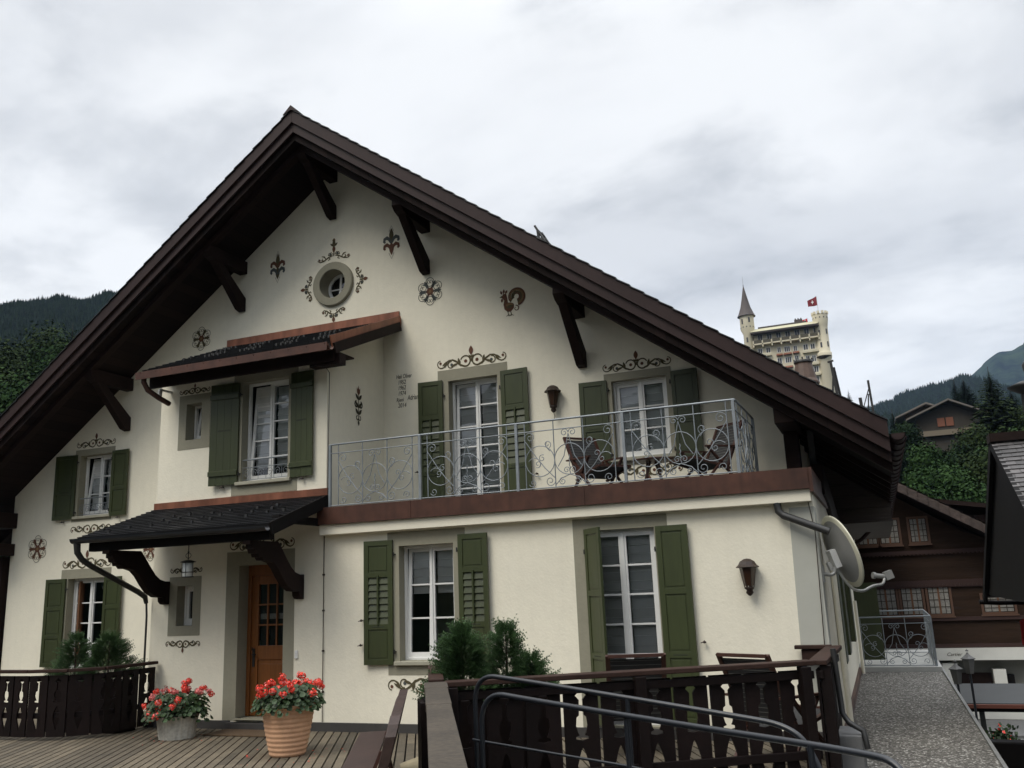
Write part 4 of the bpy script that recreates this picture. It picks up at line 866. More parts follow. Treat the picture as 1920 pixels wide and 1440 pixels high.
# ------------------------------------------------------------------ black pipe handrails
hr = empty('pipe_handrail', (-2.8, 6.2, -1.1), 'black painted double pipe handrail descending to the right in front of the fence', 'handrail')
def smooth(pts, it=3):
    P = [Vector(p) for p in pts]
    for _ in range(it):
        Q = [P[0]]
        for i in range(len(P)-1): Q += [P[i]*.75+P[i+1]*.25, P[i]*.25+P[i+1]*.75]
        Q.append(P[-1]); P = Q
    return P
m_ = MB(); m_.tube(smooth([(-3.00, 6.51, -1.1), (-3.00, 6.51, .6), (-3.00, 6.50, 1.07), (-2.60, 6.42, 1.035), (-1.0, 6.06, .855), (-.60, 5.94, .81), (-.48, 5.9, .60), (-.42, 5.86, .35)]), .018, 10); m_.build('upper_pipe', 'pipe', hr)
m_ = MB(); m_.tube(smooth([(-2.80, 6.17, -1.1), (-2.80, 6.17, .5), (-2.80, 6.18, .985), (-2.35, 6.06, .935), (-1.15, 5.61, .85), (-.20, 5.06, .825), (-.02, 4.94, .80), (.05, 4.88, .55), (.08, 4.84, .2)]), .019, 10); m_.build('lower_pipe', 'pipe', hr)
m_ = MB(); m_.tube([(-2.98, 6.40, .61), (-1.71, 6.10, .52), (-.4, 5.6, .42)], .010, 8); m_.build('thin_bar', 'pipe', hr)
for (x, y, z) in ((-1.72, 6.22, .935), (-1.62, 5.80, .88), (-.46, 5.20, .83)): m_ = MB(); m_.tube([(x, y, z), (x, y, -1.1)], .017, 8); m_.build('post', 'pipe', hr)

# ------------------------------------------------------------------ plants
def spruce(root, c, h, r, n=900, seed=1):
    rn = random.Random(seed); m_ = MB()
    for i in range(n):
        t = rn.random()**1.35; z = c[2]+h*t; a = rn.uniform(0, 2*PI); rr = r*(1-t)**.55*(.80+.22*math.sin(3*a+seed)+.20*math.sin(11*t+seed*2)+.12*math.sin(7*a-9*t)); q = rn.uniform(.35, 1)**.6*rr
        p = Vector((c[0]+q*math.cos(a), c[1]+q*math.sin(a), z)); d = Vector((math.cos(a), math.sin(a), rn.uniform(.1, .75) if t < .9 else 1.6)).normalized(); ln = rn.uniform(.06, .15)*(1.3 if rn.random() < .15 else 1)
        sdv = d.cross(Vector((rn.uniform(-1, 1), rn.uniform(-1, 1), 1))).normalized(); u = d.cross(sdv)
        w_ = .013
        for k in range(5):                       # needle tufts along a twig
            b = p+d*ln*k/5
            for s_ in (sdv, -sdv, u, -u):
                tip = b+d*.022+s_*w_*(1.5-.15*k); m_.add([b, b+d*.012, tip], [(0, 1, 2)])
        m_.add([p-sdv*.002, p+sdv*.002, p+d*ln], [(0, 1, 2)])
    m_.build('foliage', 'spruce', root, fix=False)
    m_ = MB(); m_.tube([(c[0], c[1], c[2]-.05), (c[0], c[1], c[2]+h*.9)], [.02, .005], 6); m_.build('trunk', 'bark', root)
for nm, c, h, r, s_, n, lb in (('dwarf_spruce', (-3.86, 8.10, .66), .66, .34, 3, 3000, 'bushy dwarf spruce in the trough, left one in front of the green shutter'), ('dwarf_spruce', (-3.48, 8.30, .66), .66, .27, 5, 1600, 'dwarf spruce with slender knobbly top, right one in the trough'), ('dwarf_spruce', (-3.25, 8.35, .70), .32, .26, 8, 1000, 'low spreading dwarf spruce at the right end of the trough'),
                           ('dwarf_spruce', (-11.62, 10.6, .62), .62, .34, 9, 1300, 'small spruce behind the left fence, left one under the window'), ('dwarf_spruce', (-10.95, 10.6, .62), .60, .46, 12, 1900, 'wider small spruce behind the left fence, right one under the window')):
    root = empty(nm, c, lb, 'shrub', 'dwarf spruces in planters'); spruce(root, c, h, r, n, s_)
pl2 = MB(); pl2.box(-12.1, -10.55, 10.4, 10.8, DK, .6); tag(pl2.build('planter_box', 'fence'), 'dark wooden planter box behind the left terrace fence', 'planter')

def geranium(c, R, h, seed, dens=1, pale=False, n_fl=22):
    rn = random.Random(seed); root = empty('geranium', c, 'x', 'flower'); m_ = MB()
    for i in range(int(520*dens)):
        a = rn.uniform(0, 2*PI); t = rn.random(); q = R*math.sqrt(rn.random())*(1-.35*t*t); z = h*.62*t+.0
        if q > R*.8 and rn.random() < .5: z -= .06
        p = Vector((c[0]+q*math.cos(a), c[1]+q*math.sin(a), c[2]+z)); nn_ = Vector((math.cos(a)*q/R*.9+rn.uniform(-.4, .4), math.sin(a)*q/R*.9+rn.uniform(-.4, .4)-.25, .8)).normalized()
        u = nn_.cross(Vector((0, 0, 1)) if abs(nn_.z) < .95 else Vector((1, 0, 0))).normalized(); v = nn_.cross(u); r = rn.uniform(.022, .042)
        vs = [p]+[p+(u*math.cos(k*2*PI/9)+v*math.sin(k*2*PI/9))*r*(1 if k % 2 else .86)+nn_*.008 for k in range(9)]
        m_.add(vs, [(0, 1+k, 1+(k+1) % 9) for k in range(9)])
    m_.build('foliage', 'leaf_geranium', root, fix=False)
    m_ = MB(); st = MB()
    for i in range(n_fl):
        a = rn.uniform(0, 2*PI); q = R*rn.uniform(.15, 1.0); p = Vector((c[0]+q*math.cos(a), c[1]+q*math.sin(a), c[2]+h*rn.uniform(.62, 1.0)*(1-.35*(q/R)**2) if not (pale and rn.random() < .4) else c[2]+h*rn.uniform(.0, .5)))
        if pale and p.z < c[2]+h*.5: p.x = c[0]+(p.x-c[0])*1.05; p.y = c[1]-abs(p.y-c[1])*1.05
        st.tube([(c[0]+(p.x-c[0])*.5, c[1]+(p.y-c[1])*.5, c[2]+h*.2), tuple(p)], .003, 4)
        fr_ = rn.uniform(.040, .062)
        for k in range(44):
            dv = Vector((rn.gauss(0, 1), rn.gauss(0, 1), rn.gauss(0, 1)*.8)).normalized(); b = p+dv*fr_*rn.uniform(.6, 1); u = dv.cross(Vector((.3, .2, 1))).normalized(); v = dv.cross(u); r = .013
            m_.add([b+(u*math.cos(j*2*PI/5)+v*math.sin(j*2*PI/5))*r for j in range(5)], [(0, 1, 2, 3, 4)], 1 if (pale and i % 3 == 0) or k % 9 == 0 else 0)
    m_.build('flowers', ['petal', 'petal_pale'], root, fix=False); st.build('stems', 'leaf_geranium', root)
    return root
# terracotta pot
pt = empty('terracotta_pot', (-6.80, 9.38, DK), 'large ribbed terracotta pot right of the front door', 'flower pot'); pr = []
Hh = .585
for i in range(58):
    t = i/57; r = .200+.118*t**.8; r += .008*(.5-.5*math.cos(2*PI*((t*11) % 1)))-.002 if t < .94 else .022
    pr.append((r, Hh*t))
pr += [(.33, Hh), (.31, Hh-.05), (.0, Hh-.05)]
m_ = MB(); m_.lathe([(0, 0)]+pr, (-6.80, 9.38, DK), 48); m_.build('pot_body', 'terracotta', pt)
g = geranium((-6.80, 9.38, DK+Hh-.03), .42, .36, 3, 2.6, n_fl=34); g['label'] = 'red geranium with dark leaves filling the terracotta pot'
pt = empty('concrete_pot', (-9.27, 10.25, DK), 'squat white fluted concrete pot left of the door mat', 'flower pot')
m_ = MB(); n = 48; vs = []
for (r, z, fl_) in ((.24, 0, 1), (.28, .25, 1), (.29, .30, 0), (.26, .30, 0), (.25, .24, 0)):
    for k in range(n): a = 2*PI*k/n; rr = r*(1-.06*fl_*(abs(math.sin(a*10)))); vs.append((-9.27+rr*math.cos(a), 10.25+rr*math.sin(a), DK+z))
m_.add(vs, [(i*n+k, i*n+(k+1) % n, (i+1)*n+(k+1) % n, (i+1)*n+k) for i in range(4) for k in range(n)]); m_.build('pot_body', 'concrete', pt, fix=False)
m_ = MB(); m_.lathe([(0, .25), (.25, .25)], (-9.27, 10.25, DK), 24); m_.build('soil', 'black_wood', pt)
g = geranium((-9.27, 10.25, DK+.27), .46, .50, 11, 1.7, True, 46); g['label'] = 'trailing coral red geranium in the white concrete pot'
m_ = MB(); m_.box(-9.0, -7.95, 10.45, 10.93, DK+.002, DK+.02); tag(m_.build('door_mat', 'mat', bevel=.004), 'brown door mat lying on the deck before the front door', 'door mat')

rn = random.Random(31); m_ = MB()
for i in range(70):
    cx_, cy_ = ((-6.80, 9.38), (-9.27, 10.25))[i % 2]; a = rn.uniform(0, 2*PI); q = rn.uniform(.28, .75); x, y = cx_+q*math.cos(a), min(10.9, cy_+q*math.sin(a)); s_ = rn.uniform(.006, .014); a = rn.uniform(0, PI)
    m_.add([(x+s_*math.cos(a+k*2*PI/5), y+s_*math.sin(a+k*2*PI/5), DK+.004+rn.uniform(0, .004)) for k in range(5)], [(0, 1, 2, 3, 4)], 0 if i % 3 else 1)
tag(m_.build('fallen_petals', ['petal', 'leaf_geranium'], None, fix=False), 'fallen red petals scattered on the deck around the flower pots', 'petals', None, 'stuff')
# ------------------------------------------------------------------ lamps, bell, dish
def wall_lamp(x, y, z, lab, tail):
    rt_ = empty('wall_lantern', (x, y, z), lab, 'lamp', 'bronze wall lanterns'); yc = y-.10
    m_ = MB(); m_.lathe([(.0, .235), (.04, .228), (.085, .20), (.108, .16), (.138, .135), (.13, .128), (.09, .135)], (x, yc, z), 8, smooth=False); m_.build('hood', 'bronze', rt_)
    m_ = MB(); m_.lathe([(.100, .135), (.056, -.08)], (x, yc, z), 6, smooth=False); m_.build('glass_body', 'amber', rt_)
    m_ = MB()
    for k in range(6): a = 2*PI*k/6; m_.tube([(x+.094*math.cos(a), yc+.094*math.sin(a), z+.135), (x+.052*math.cos(a), yc+.052*math.sin(a), z-.10)], .006, 5)
    m_.lathe([(.055, -.095), (.06, -.11), (.035, -.13), (.045, -.16), (.02, -.19), (0, -.2)], (x, yc, z), 12)
    m_.tube([(x, y, z-.02), (x, yc+.03, z-.12)], .012, 6)
    if tail: m_.tube([(x, yc, z-.19), (x+.012, yc+.01, z-.25), (x, yc, z-.31)], .006, 5)
    m_.build('frame', 'bronze', rt_)
wall_lamp(-4.36, P0, 4.50, 'dark bronze wall lantern with tail between the two balcony windows', True)
wall_lamp(-1.46, P1, 1.70, 'dark bronze wall lantern on the ground floor right of the terrace door', False)
ln_ = empty('hanging_lantern', (-9.15, 10.2, 2.05), 'hanging lantern with white glass under the entrance canopy', 'lamp')
m_ = MB(); m_.lathe([(0, .005), (.07, .005), (.075, .02), (.075, .20), (.0, .20)], (-9.15, 10.2, 2.04), 20); m_.build('glass_shade', 'lampglass', ln_)
m_ = MB()
for z_ in (2.045, 2.11, 2.25): m_.lathe([(.078, -.005), (.084, -.005), (.084, .005), (.078, .005), (.078, -.005)], (-9.15, 10.2, z_), 16)
for k in range(5): a = 2*PI*k/5; m_.tube([(-9.15+.082*math.cos(a), 10.2+.082*math.sin(a), 2.04), (-9.15+.082*math.cos(a), 10.2+.082*math.sin(a), 2.25)], .004, 4)
m_.lathe([(.11, .0), (.10, .012), (.04, .03), (0, .035)], (-9.15, 10.2, 2.25), 16); m_.tube([(-9.15, 10.2, 2.28), (-9.15, 10.2, 2.56)], .007, 6)
for sg in (-1, 1): m_.tube([(-9.15+sg*.05*math.sin(t*.5), 10.2, 2.30+t*.014) for t in range(8)], .005, 4)
m_.build('frame', 'iron_black', ln_)
m_ = MB(); m_.box(-7.905, -7.855, P1-.025, P1, .85, .96); m_.box(-7.895, -7.865, P1-.03, P1-.025, .92, .945)
tag(m_.build('door_bell', 'white', bevel=.004), 'small white door bell box on the wall right of the front door', 'door bell')

ds = empty('satellite_dish', (-.62, 11.4, 1.8), 'grey satellite dish with cream rim fixed to the right corner of the chalet', 'satellite dish')
ax = Vector((.86, .42, .30)).normalized(); cD = Vector((-.40, 11.45, 1.98)); uu = ax.cross(Vector((0, 0, 1))).normalized(); vv = uu.cross(ax).normalized()
m_ = MB(); n = 40; vs = []; prof_d = [(0, -.09), (.15, -.08), (.28, -.05), (.38, -.012), (.42, .0), (.44, .0), (.445, -.015), (.43, -.022), (.38, -.03), (.28, -.065), (.15, -.095), (0, -.105)]
for (r, h_) in prof_d:
    for k in range(n): a = 2*PI*k/n; vs.append(cD+uu*r*math.cos(a)*.93+vv*r*math.sin(a)+ax*h_)
fs = [(i*n+k, i*n+(k+1) % n, (i+1)*n+(k+1) % n, (i+1)*n+k) for i in range(len(prof_d)-1) for k in range(n)]
m_.add(vs, fs, 0, True)
for i in range(len(m_.f)):
    rI = i//n
    if 3 <= rI <= 7: m_.m[i] = 1
m_.build('reflector', ['dish', 'dish_rim'], ds, fix=False)
m_ = MB(); bk = cD-ax*.10; m_.obox(bk-ax*.04-vv*.05, uu*.06, vv*.11, ax*.04); m_.obox(bk-ax*.05-vv*.12-uu*.06, uu*.03, vv*.05, ax*.07); m_.build('back_bracket', 'white', ds, bevel=.005)
m_ = MB(); arm0 = bk-ax*.06-vv*.12; lnb = Vector((.03, 12.1, 1.66))
m_.tube(smooth([(-.645, 11.35, 1.72), (-.52, 11.28, 1.70), tuple(arm0+Vector((0, 0, -.03))), tuple(arm0)], 2), .022, 8)
m_.tube(smooth([tuple(arm0), tuple(cD-vv*.42-ax*.10), tuple(cD-vv*.52+ax*.02), tuple((cD-vv*.50+lnb)/2-Vector((0, 0, .02))), tuple(lnb-Vector((.03, .05, .10))), tuple(lnb)], 2), .018, 8); m_.box(-.65, -.63, 11.3, 11.4, 1.62, 1.82); m_.build('mounting_arm', 'galv', ds)
m_ = MB(); m_.tube([tuple(lnb), tuple(lnb-ax*.11+vv*.05)], .028, 12); m_.tube([tuple(lnb-ax*.11+vv*.05), tuple(lnb-ax*.14+vv*.065)], .04, 12); m_.obox(lnb+ax*.05+vv*.0, ax*.05, uu*.03, vv*.05); m_.build('receiver_head', 'dish', ds)

# ------------------------------------------------------------------ furniture
def folding_chair(lab, loc, rz, grp, s=1.0):
    rt_ = empty('reclining_chair', (0, 0, 0), lab, 'chair', grp); w2_ = .27
    m_ = MB()
    for y in (-w2_, w2_): m_.bar((-.20, y, .30), (-.55, y, .98), .03, .045, upv=(0, 1, 0))
    m_.bar((-.55, -w2_, .97), (-.55, w2_, .97), .05, .03); m_.build('back_frame', 'red_wood', rt_)
    m_ = MB(); m_.add([(-.22, -w2_+.02, .33), (-.22, w2_-.02, .33), (-.53, w2_-.02, .94), (-.53, -w2_+.02, .94)], [(0, 1, 2, 3)], 0)
    for k in range(14): t = (k+.5)/14; m_.bar((-.22-.31*t, -w2_+.02, .335+.61*t), (-.22-.31*t, w2_-.02, .335+.61*t), .006, .004, 1)
    m_.build('back_webbing', ['webbing', 'webwhite'], rt_, fix=False)
    m_ = MB()
    for y in (-w2_, w2_): m_.bar((-.25, y, .28), (.38, y, .42), .03, .045, upv=(0, 1, 0))
    m_.bar((.38, -w2_, .42), (.38, w2_, .42), .05, .03); m_.build('seat_frame', 'red_wood', rt_)
    m_ = MB(); m_.add([(-.2, -w2_+.02, .30), (.36, -w2_+.02, .42), (.36, w2_-.02, .42), (-.2, w2_-.02, .30)], [(0, 1, 2, 3)]); m_.build('seat_webbing', 'webbing', rt_, fix=False)
    for y in (-w2_-.03, w2_+.03): m_ = MB(); m_.bar((-.45, y, .60), (.18, y, .58), .05, .022); m_.build('armrest', 'red_wood', rt_)
    for y in (-w2_-.03, w2_+.03): m_ = MB(); m_.bar((.30, y, 0), (-.28, y, .58), .025, .04, upv=(0, 1, 0)); m_.bar((-.42, y, 0), (.15, y, .58), .025, .04, upv=(0, 1, 0)); m_.build('crossed_leg', 'red_wood', rt_)
    rt_.location = loc; rt_.rotation_euler[2] = rz; rt_.scale = (s, s, s); return rt_
c1 = folding_chair('reclining red wood chair with black webbing on the balcony, facing right', (-3.40, 11.70, 2.86), -.70, 'reclining chairs on balcony and terrace', .92)
copy_tree(c1, (-2.0, 11.75, 2.86), PI+.85, 'reclining red wood chair with black webbing at the right end of the balcony, facing left')
copy_tree(c1, (-2.72, 10.2, DK), PI/2+.3, 'red wood chair on the terrace before the glazed door, top just above the fence rail', 1.10)
copy_tree(c1, (-1.12, 10.05, DK), PI/2-.5, 'red wood chair on the terrace at the right end behind the fence', 1.10)
def low_table(lab, loc, r=.30, h=.46):
    rt_ = empty('low_table', (0, 0, 0), lab, 'table'); m_ = MB(); m_.lathe([(0, h-.025), (r-.01, h-.025), (r, h-.01), (r-.01, h), (0, h)], (0, 0, 0), 8, smooth=False); m_.build('table_top', 'red_wood', rt_)
    for a in (45, 135, 225, 315): q = math.radians(a); m_ = MB(); m_.bar((.2*math.cos(q), .2*math.sin(q), 0), (.08*math.cos(q+.6), .08*math.sin(q+.6), h-.03), .03, .03); m_.build('leg', 'red_wood', rt_)
    rt_.location = loc; return rt_
low_table('small red wood table between the two balcony chairs', (-2.68, 11.75, 2.86))
# bench near the rail, facing left
bn = empty('garden_bench', (-4.3, 6.7, DK), 'dark brown wooden bench seen end on beside the near fence rail', 'bench')
bd = Vector((-.455, .890, 0)).normalized(); bnv = Vector((.890, .455, 0)).normalized()
o0 = Vector((-4.93, 8.44, DK))                    # far end; the bench runs back towards the camera
def BP(u, v, z): q = o0-bd*u+bnv*v; return Vector((q.x, q.y, DK+z))
BW = mat('bench_wood', (.040, .021, .016), .6, [(3, .25), (20, .2)], (25, .003))
m_ = MB(); m_.obox(BP(1.15, -.11, .43), bd*1.15, bnv*.135, Vector((0, 0, .018))); m_.build('seat', BW, bn, bevel=.006)
pr_ = [(0, .0), (.0, .28), (.05, .37), (.16, .42), (.34, .37), (.5, .40), (1.15, .44), (1.8, .40), (1.96, .37), (2.14, .42), (2.25, .37), (2.3, .28), (2.3, .0)]
def BK(u, h_, t): return BP(u, .06+h_*.26+t, .44+h_)
n_ = len(pr_); m_ = MB(); m_.add([BK(u, h_, 0) for u, h_ in pr_]+[BK(u, h_, .085) for u, h_ in pr_], [tuple(range(n_))[::-1], tuple(range(n_, 2*n_))]+[(k, (k+1) % n_, n_+(k+1) % n_, n_+k) for k in range(n_)]); m_.build('backrest', BW, bn, bevel=.004)
for u in (.25, 2.05):
    m_ = MB(); m_.bar(BP(u, -.26, 0), BP(u, -.16, .41), .05, .04); m_.build('leg', 'red_wood', bn)
    m_ = MB(); m_.bar(BP(u, .12, 0), BP(u, .0, .41), .05, .04); m_.bar(BP(u, .02, .42), BP(u, .09, .58), .05, .03); m_.build('leg', 'red_wood', bn)
ub = empty('parasol_base', (-4.72, 8.95, DK), 'sandy stone parasol foot with short brown pole behind the bench', 'parasol foot')
m_ = MB(); m_.lathe([(0, 0), (.27, 0), (.28, .05), (.10, .11), (0, .12)], (-4.72, 8.95, DK), 28); m_.build('stone_foot', mat('sandy_stone', (.26, .22, .14), .9, (6, .2), (30, .004)), ub)
m_ = MB(); m_.tube([(-4.72, 8.95, DK+.1), (-4.72, 8.95, DK+.46)], .028, 12); m_.build('pole_stub', 'timber', ub)
# dark flue box and downpipe at right corner
bx = empty('drain_box', (-.45, 9.8, -.4), 'dark metal drain box with bent pipe at the fence end beside the gravel', 'drain')
m_ = MB(); m_.box(-.58, -.36, 9.4, 10.0, -.5, .22); m_.build('box', 'stone', bx, bevel=.01)
m_ = MB(); m_.tube([(-.535, 9.55, 1.0), (-.515, 9.55, .40), (-.46, 9.5, .32), (-.34, 9.45, .26), (-.32, 9.45, .1)], .028, 8); m_.build('bent_pipe', 'iron_black', bx)
m_ = MB(); m_.box(-.575, -.535, 9.95, 10.05, .35, .95); m_.build('pale_strip', 'galv', bx)

# ------------------------------------------------------------------ things on the roof
def on_roof(x, y): return (x, y, roofz(x))
ch = empty('chimney_cap', (-.85, 16, roofz(-.85)), 'copper chimney cap rising behind the right roof edge', 'chimney')
zb_ = roofz(-.85)-.1
m_ = MB(); m_.box(-1.02, -.64, 15.85, 16.2, zb_, 4.95); m_.build('chimney_stack', 'copper', ch)
m_ = MB(); m_.lathe([(.20, 4.95), (.235, 4.97), (.235, 5.0), (.20, 5.06), (.145, 5.33), (.15, 5.35), (0, 5.36)], (-.83, 16, 0), 12, smooth=False); m_.build('copper_hood', mat('dull_copper_hood', (.10, .062, .045), .6, (8, .3)), ch)
m_ = MB(); m_.lathe([(.16, 5.36), (.165, 5.40), (0, 5.41)], (-.83, 16, 0), 12)
for k in range(8): a = k*PI/4; m_.box(-.83+.15*math.cos(a)-.012, -.83+.15*math.cos(a)+.012, 16+.15*math.sin(a)-.012, 16+.15*math.sin(a)+.012, 5.36, 5.44)
m_.build('hood_crown', 'iron_black', ch)
ld = empty('roof_ladder', (-4.7, 13.5, 7.1), 'dark iron ladder end sticking up above the right roof slope', 'ladder')
m_ = MB()
for dy in (0, .35): m_.tube([(-4.83, 13.5+dy, 7.80), (-4.30, 13.5+dy, roofz(-4.3))], .022, 6)
for t in (.1, .3, .5, .7): m_.tube([(-4.83+.53*t, 13.5, 7.8-.87*t), (-4.83+.53*t, 13.85, 7.8-.87*t)], .016, 6)
m_.tube([(-4.78, 13.5, 7.7), (-4.72, 13.5, roofz(-4.72))], .025, 6); m_.tube([(-4.86, 13.5, 7.62), (-4.66, 13.5, 7.5)], .02, 6); m_.build('ladder_frame', 'iron_black', ld)
sg_ = empty('snow_fence_bracket', (-.36, 16, 4.2), 'black iron snow fence bracket on the roof right of the chimney cap', 'roof bracket')
m_ = MB(); m_.bar((-.38, 16, 5.34), (-.27, 16, roofz(-.27)), .045, .045); m_.bar((-.34, 16.1, 5.24), (-.20, 16.1, roofz(-.2)), .04, .04); m_.bar((-.36, 16, 5.1), (-.50, 16, roofz(-.5)), .03, .03); m_.bar((-.43, 16, 5.32), (-.33, 16, 5.34), .03, .03)
m_.build('bracket', 'iron_black', sg_)
st_ = empty('roof_standpipe', (.16, 15, 3.5), 'thin black stick with stays near the right eave end', 'roof bracket')
m_ = MB(); m_.bar((.17, 15, 4.72), (.21, 15, roofz(.2)), .035, .035); m_.bar((.15, 15, 4.5), (.05, 15, roofz(.1)), .02, .02); m_.bar((.02, 15, 4.45), (.06, 15, roofz(.1)), .05, .05); m_.bar((.17, 15, 4.6), (.02, 15, 4.2), .015, .015); m_.build('stick', 'iron_black', st_)
ta = empty('roof_aerial', (-12.93, 16, 6.9), 'small aerial peeping over the left roof slope', 'aerial')
m_ = MB(); m_.tube([(-13.6, 14, 6.0), (-13.6, 14, 6.75)], .012, 6)
for z_ in (6.62, 6.74): m_.tube([(-13.9, 14, z_+.02), (-13.4, 14, z_)], .01, 6)
m_.build('aerial_rods', 'iron', ta)

# ------------------------------------------------------------------ ground, hills
m_ = MB(); n = 60; vs = [(0, 0, -4.6)]
for k in range(n): a = 2*PI*k/n; vs.append((7000*math.cos(a), 7000*math.sin(a), -4.6))
m_.add(vs, [(0, 1+k, 1+(k+1) % n) for k in range(n)]); tagk(m_.build('ground', 'asphalt', fix=False))
def lerp_tab(tab, x):
    if x <= tab[0][0]: return tab[0][1]
    for (a, p_), (b, q_) in zip(tab, tab[1:]):
        if x <= b: return p_+(q_-p_)*(x-a)/(b-a)
    return tab[-1][1]
def noise2(x, y): 
    from mathutils import noise as mn
    return mn.noise(Vector((x, y, .3)))
RT = math.tan
def polar_hill(name, az0, az1, prof_fn, rs, m, daz=.5):
    m_ = MB(); naz = int((az1-az0)/daz)+1; vs = []
    for i in range(naz):
        az = math.radians(az0+daz*i)
        for r in rs: vs.append((r*math.sin(az), r*math.cos(az), prof_fn(az0+daz*i, r)))
    nr = len(rs); m_.add(vs, [(i*nr+k, (i+1)*nr+k, (i+1)*nr+k+1, i*nr+k+1) for i in range(naz-1) for k in range(nr-1)], 0, True)
    return tagk(m_.build(name, m, fix=False))
ridgeL = [(-75, 13), (-60, 14.6), (-56, 15.6), (-52.86, 16.3), (-50, 17.1), (-46.67, 17.6), (-43, 17.5), (-38, 13), (-30, 7)]
def hL(az, r):
    e_ = lerp_tab([(60, -4.5), (85, 1.0), (140, 7), (250, 11), (600, lerp_tab(ridgeL, az)), (760, lerp_tab(ridgeL, az)-2.5)], r)*min(1, 1)
    return 1.7+r*RT(math.radians(e_))+2.2*noise2(az*.9, r*.02)*(r/300)
rsL = [60, 75, 90, 115, 140, 180, 230, 300, 380, 460, 540, 600, 660, 760]
MF = terrain_mat('forest_floor', (.004, .009, .006), (.010, .018, .010), .02)
polar_hill('left_hillside', -75, -32, hL, rsL, MF)
ridgeR = [(-14, 5.5), (-6, 7.8), (-2, 8.8), (0.84, 9.30), (2, 9.75), (3.2, 10.05), (5.63, 10.45), (6.52, 10.3), (8, 9.6), (12, 8.5), (18, 8)]
def hR(az, r):
    base = lerp_tab([(42, -7.5), (60, -.5), (90, 3.0), (150, 6.8), (300, 8.0), (900, 8.3)], r)
    rg = lerp_tab(ridgeR, az); base = min(base, rg-.4) if r < 1100 else base
    e_ = base if r <= 900 else lerp_tab([(900, min(8.3, rg-.4)), (1200, rg), (1400, rg-1.0)], r)
    return max(-4.7, 1.7+r*RT(math.radians(e_))+1.2*noise2(az*1.3, r*.02)*(r/300))
polar_hill('right_hillside', -14, 18, hR, [42, 50, 60, 75, 90, 120, 150, 200, 300, 500, 700, 900, 1050, 1200, 1300, 1400], MF)
mt = [(1, 7), (3.5, 8.9), (5.2, 10.1), (5.63, 10.6), (6.1, 10.85), (6.52, 11.15), (7.0, 11.65), (7.8, 12.05), (8.6, 12.15), (9.1, 12.35), (9.5, 12.9), (10.2, 13.0), (12, 13.6), (16, 13)]
def hM(az, r):
    pk = lerp_tab(mt, az); e_ = lerp_tab([(1300, 6), (2400, pk), (2900, pk-2)], r)
    return 1.7+r*RT(math.radians(e_))+14*noise2(az*2.3, r*.004)*(1 if r < 2350 else .35)
polar_hill('mountain', 1, 16, hM, [1300+i*70 for i in range(24)], terrain_mat('mountain_pasture', (.005, .010, .014), (.022, .036, .024), .011, (.034, .050, .030)), .15)

def hB(az, r): return 1.7+r*RT(math.radians(lerp_tab([(35, -10), (60, 3), (200, 9), (600, 13.5+3*math.sin(az*.11)), (800, 13)], r)))
polar_hill('unseen_skylight_blocker_hill', 70, 285, hB, [35, 45, 60, 90, 140, 200, 300, 450, 600, 800], MF, 3)  # unseen hill added behind the camera to block low skylight and darken reflections
def conifer_mesh(mb, x, y, z, h, r, rn, tiers=4, n=7):
    for t in range(tiers):
        f = t/tiers; zb = z+h*(.12+.80*f); rr = r*(1-f)*rn.uniform(.8, 1.15); zt = min(z+h, zb+h*(.42 if t < tiers-1 else .3)); a0 = rn.uniform(0, 2)
        vs = [(x, y, zt)]
        for k in range(n): a = a0+2*PI*k/n; q = rr*rn.uniform(.55, 1.2); vs.append((x+q*math.cos(a), y+q*math.sin(a), zb-rn.uniform(0, .05)*h))
        mb.add(vs, [(0, 1+k, 1+(k+1) % n) for k in range(n)])
def forest(name, az0, az1, r0, r1, fn, count, hmin, hmax, lab, seed, ridge_r, tiers=3):
    rn = random.Random(seed); m_ = MB()
    for i in range(count):
        az = rn.uniform(az0, az1); r = ridge_r-rn.random()**1.6*(ridge_r-r0) if rn.random() < .8 else rn.uniform(ridge_r-(ridge_r-r0)*.06, ridge_r*1.01); a = math.radians(az); h = rn.uniform(hmin, hmax)
        conifer_mesh(m_, r*math.sin(a), r*math.cos(a), fn(az, r)-1, h, h*.2, rn, tiers, 6)
    return tag(m_.build(name, 'conifer', fix=False), lab, 'forest', None, 'stuff')
forest('hillside_forest', -57, -43, 200, 610, hL, 9000, 5, 10, 'dark conifer forest covering the hill at the far left', 5, 605, 3)
forest('ridge_forest', -1.5, 8.5, 620, 1205, hR, 5500, 8, 17, 'blue dark conifer forest on the ridge at the right', 6, 1200, 3)

